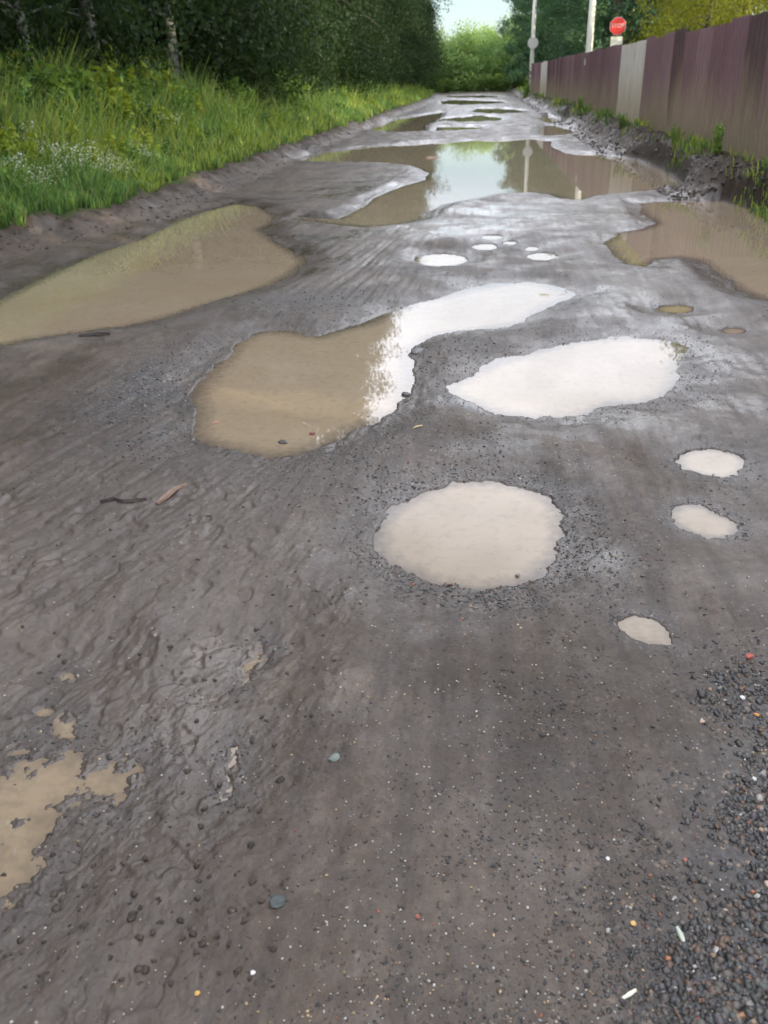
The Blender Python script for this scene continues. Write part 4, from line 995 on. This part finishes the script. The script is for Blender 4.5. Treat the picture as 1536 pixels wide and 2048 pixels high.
hgt = np.interp(off, [0, 0.4, 1.2, 3.0], [0.18, 0.40, 0.75, 1.20]) * (0.3 + 0.95 * rng.random(ng)) * (0.10 + 1.8 * fbm(gx_, gy_, 0.55, 3, 303, 0.6))
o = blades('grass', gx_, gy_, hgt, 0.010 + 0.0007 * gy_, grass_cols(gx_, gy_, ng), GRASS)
tag(o, 'lush tall green grass of the left verge', 'grass', None, 'stuff')
# grass at the fence foot
nf = 9000
fy = 1 / rng.uniform(1 / 95, 1 / 9, nf); pf = fbm(fy, fy * 0, 1.3, 3, 55); fx = 3.38 + 0.50 * rng.random(nf) ** 0.6 + np.interp(fy, [0, 60, 95], [0, 0, .4])
kp = rng.random(nf) < sstep(0.42, 0.62, pf) * np.interp(fy, [9, 25, 40], [.45, .7, 1.0]) + 0.05; fx, fy = fx[kp], fy[kp]
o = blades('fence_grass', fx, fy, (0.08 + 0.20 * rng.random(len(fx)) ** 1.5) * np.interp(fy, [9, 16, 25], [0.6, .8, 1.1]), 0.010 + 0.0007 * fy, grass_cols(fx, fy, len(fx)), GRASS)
tag(o, 'sparse grass tufts along the fence foot', 'grass', None, 'stuff')
# broad-leaved undergrowth
def plant(seed, H, nst, nleaf, leaf, cols, spread=0.25, flowers=0, fcol=(0.8, 0.8, 0.76), fs=0.02, crown=False):
    r = np.random.default_rng(seed); T = []; LP = []; FP = []
    for i in range(nst):
        a_ = r.uniform(0, 6.28); q = spread * r.uniform(0.1, 1.0); h_ = H * r.uniform(0.65, 1.0)
        b0 = np.array([cos(a_) * q * .3, sin(a_) * q * .3, -.03]); t0 = np.array([cos(a_) * q, sin(a_) * q, h_]); md = (b0 + t0) / 2 + r.normal(0, .03, 3)
        T.append(tube([tuple(b0), tuple(md), tuple(t0)], [.007, .005, .003], 4))
        for j in range(nleaf):
            t = r.uniform(0.12, 1.0); p_ = b0 * (1 - t) + t0 * t + np.append(r.normal(0, 0.07 * (1.2 - 0.7 * t), 2), r.normal(0, .02)); LP.append(p_)
        for j in range(flowers): FP.append(t0 + np.append(r.normal(0, 0.11, 2), -abs(r.normal(0, 0.14))))
    m_ = r.random((len(LP), 1)); v, f, cc = leaf_mesh(np.array(LP), leaf, np.array(cols[0]) * (1 - m_) + np.array(cols[1]) * m_, 0.1, 0.55, seed + 3)
    fl = None
    if flowers:
        fp = np.array(FP); fl = leaf_mesh(fp, fs, np.repeat(np.array([fcol]), len(fp), 0) * r.uniform(0.7, 1.05, (len(fp), 1)), 0, 1.0, seed + 4)
    return merge_tubes(T), (v, f, cc), fl
STEM = mat_plain('weed_stem', (0.09, 0.13, 0.04), 0.6)
PETAL = mat_leaf('petal', (1, 1, 1), 0.3)
def plant_proto(name, *a, **k):
    (tv, tf), (v, f, cc), fl = plant(*a, **k)
    e = empty(name); mesh_py('stem', tv, tf, STEM, e); mesh_np('leaves', v, f, GRASS, e, cols=cc)
    if fl: mesh_np('flowers', fl[0], fl[1], PETAL, e, cols=fl[2])['kind'] = 'stuff'
    return e
yg = ((0.26, 0.34, 0.045), (0.38, 0.44, 0.06)); gg = ((0.12, 0.235, 0.06), (0.24, 0.36, 0.08))
wa = plant_proto('tall_weed', 601, 1.5, 8, 60, 0.13, yg, 0.36); wb = plant_proto('tall_weed', 602, 1.35, 10, 50, 0.12, gg, 0.42)
we2 = plant_proto('tall_weed', 607, 1.2, 9, 50, 0.10, ((0.05, 0.12, 0.035), (0.09, 0.17, 0.05)), 0.40)
wc = plant_proto('flowering_weed', 603, 0.95, 12, 22, 0.055, gg, 0.40, 40, fs=0.028); wd = plant_proto('flowering_weed', 604, 0.85, 9, 18, 0.05, gg, 0.30, 34, (0.8, 0.8, 0.72), 0.022)
we = plant_proto('yellow_weed', 605, 0.95, 8, 26, 0.07, yg, 0.28, 14, (0.55, 0.48, 0.06), 0.022)
vi = 'weeds in the left verge'
for (pr, x, y, sc, lab, cat) in [
    (wc, -6.35, 12.2, 1.0, 'widest patch of tiny white flowers, at the far left of the verge', 'flowering weed'),
    (wc, -5.75, 12.1, 0.9, 'white flowering weed nearest the mud bank, low at the left', 'flowering weed'),
    (wd, -5.35, 12.0, 1.0, 'small white flowering weed at the grass edge beside the mud bank', 'flowering weed'),
    (wc, -7.1, 13.6, 1.0, 'white flowering weed standing highest at the far left', 'flowering weed'),
    (wd, -6.2, 13.9, 1.0, 'white flowering weed upright right of the widest flower patch', 'flowering weed'),
    (wd, -5.7, 13.4, 0.8, 'sparse white flowers right of the upright flowering weed', 'flowering weed'),
    (wd, -6.7, 11.4, 0.9, 'white flowering weed cut by the left edge of the photo', 'flowering weed'),
    (wc, -6.0, 12.8, 0.85, 'white flowering weed amid the others in front of tall grass', 'flowering weed'),
    (wc, -5.75, 11.0, 0.8, 'white flowering weed low at the left edge of the photo', 'flowering weed'),
    (wd, -5.45, 11.3, 0.75, 'smallest white flowering weed hanging over the mud bank', 'flowering weed'),
    (wd, -5.2, 12.7, 0.7, 'few white flowers among low grass above the bank', 'flowering weed'),
    (wd, -6.0, 17.5, 1.1, 'pale flowering weed halfway along the verge', 'flowering weed'),
    (we, -5.6, 14.8, 1.0, 'yellowish weed low beside the mud bank, right of the white flowers', 'weed'),
    (wa, -8.3, 16.6, 1.15, 'tall yellow-green leafy weed in front of the leftmost birch trunk', 'weed'),
    (wa, -7.6, 17.9, 1.0, 'bright yellow-green weed left of centre of the verge', 'weed'),
    (wa, -7.8, 20.6, 1.05, 'yellow-green weed whose top stands against the dark forest', 'weed'),
    (wa, -7.1, 21.5, 0.95, 'yellow-green weed right of the one against the dark forest', 'weed'),
    (wb, -6.3, 25.0, 1.2, 'tall green weed with upright tips in mid verge', 'weed'),
    (wb, -6.1, 31.0, 1.3, 'tall pointed weed standing in the far verge', 'weed'),
    (we, -6.3, 20.5, 1.1, 'yellowish flowering weed in mid verge', 'weed')]:
    put(pr, x, y, RR.uniform(0, 6), sc, lab, vi, cat)
FL = [(-5.5, 10.6, 'white flowers lowest at the left edge, above the mud bank'), (-6.4, 10.9, 'white flowers behind the lowest ones at the left edge'),
      (-5.15, 11.9, 'white flowers leaning out where grass meets the mud bank'), (-7.4, 15.0, 'faint white flowers deep in tall grass at the left'),
      (-6.9, 12.6, 'loose white flowers between the highest and the widest patch'), (-5.3, 14.2, 'single tuft of white flowers beside the yellowish weed')]
for x, y, lab in FL:
    put(wd, x, y, RR.uniform(0, 6), RR.uniform(.75, 1.0), lab, vi, 'flowering weed')
R2 = random.Random(9)
for i in range(285):
    y = 1 / R2.uniform(1 / 80, 1 / 10); off = R2.uniform(0.5, 4.3) * np.interp(y, [8, 30, 100], [1, .8, .5]); x = float(grass_edge(y)) - off
    pr = R2.choice([wa, wb, we2, we2, wb]); sc = R2.uniform(0.6, 1.25) * np.interp(off, [0.5, 3], [0.42, 1.12])
    put(pr, x, y, R2.uniform(0, 6), sc, 'leafy weed rising from the tall grass of the left verge', 'leafy weeds filling the verge', 'weed')
for i, (x, y, sc, lab) in enumerate([(3.62, 14.2, .36, 'green weed tuft at the fence foot near the right edge'), (3.6, 17.0, .32, 'weed tuft at the fence foot right of the pale sheets'), (3.6, 23.5, .32, 'weed tuft below the pale fence sheets'), (3.55, 33, .45, 'weed at the fence foot beyond the pale sheets'),
        (3.4, 68, 0.9, 'green weed at the far end of the fence')]):
    put(wb, x, y, i, sc, lab, 'weeds at the fence foot', 'weed')
tris = sum(len(o.data.polygons) * (2 if len(o.data.polygons) and len(o.data.polygons[0].vertices) == 4 else 1) for o in {o.data.name: o for o in bpy.data.objects if o.type == 'MESH'}.values())
print('unique tris', tris)
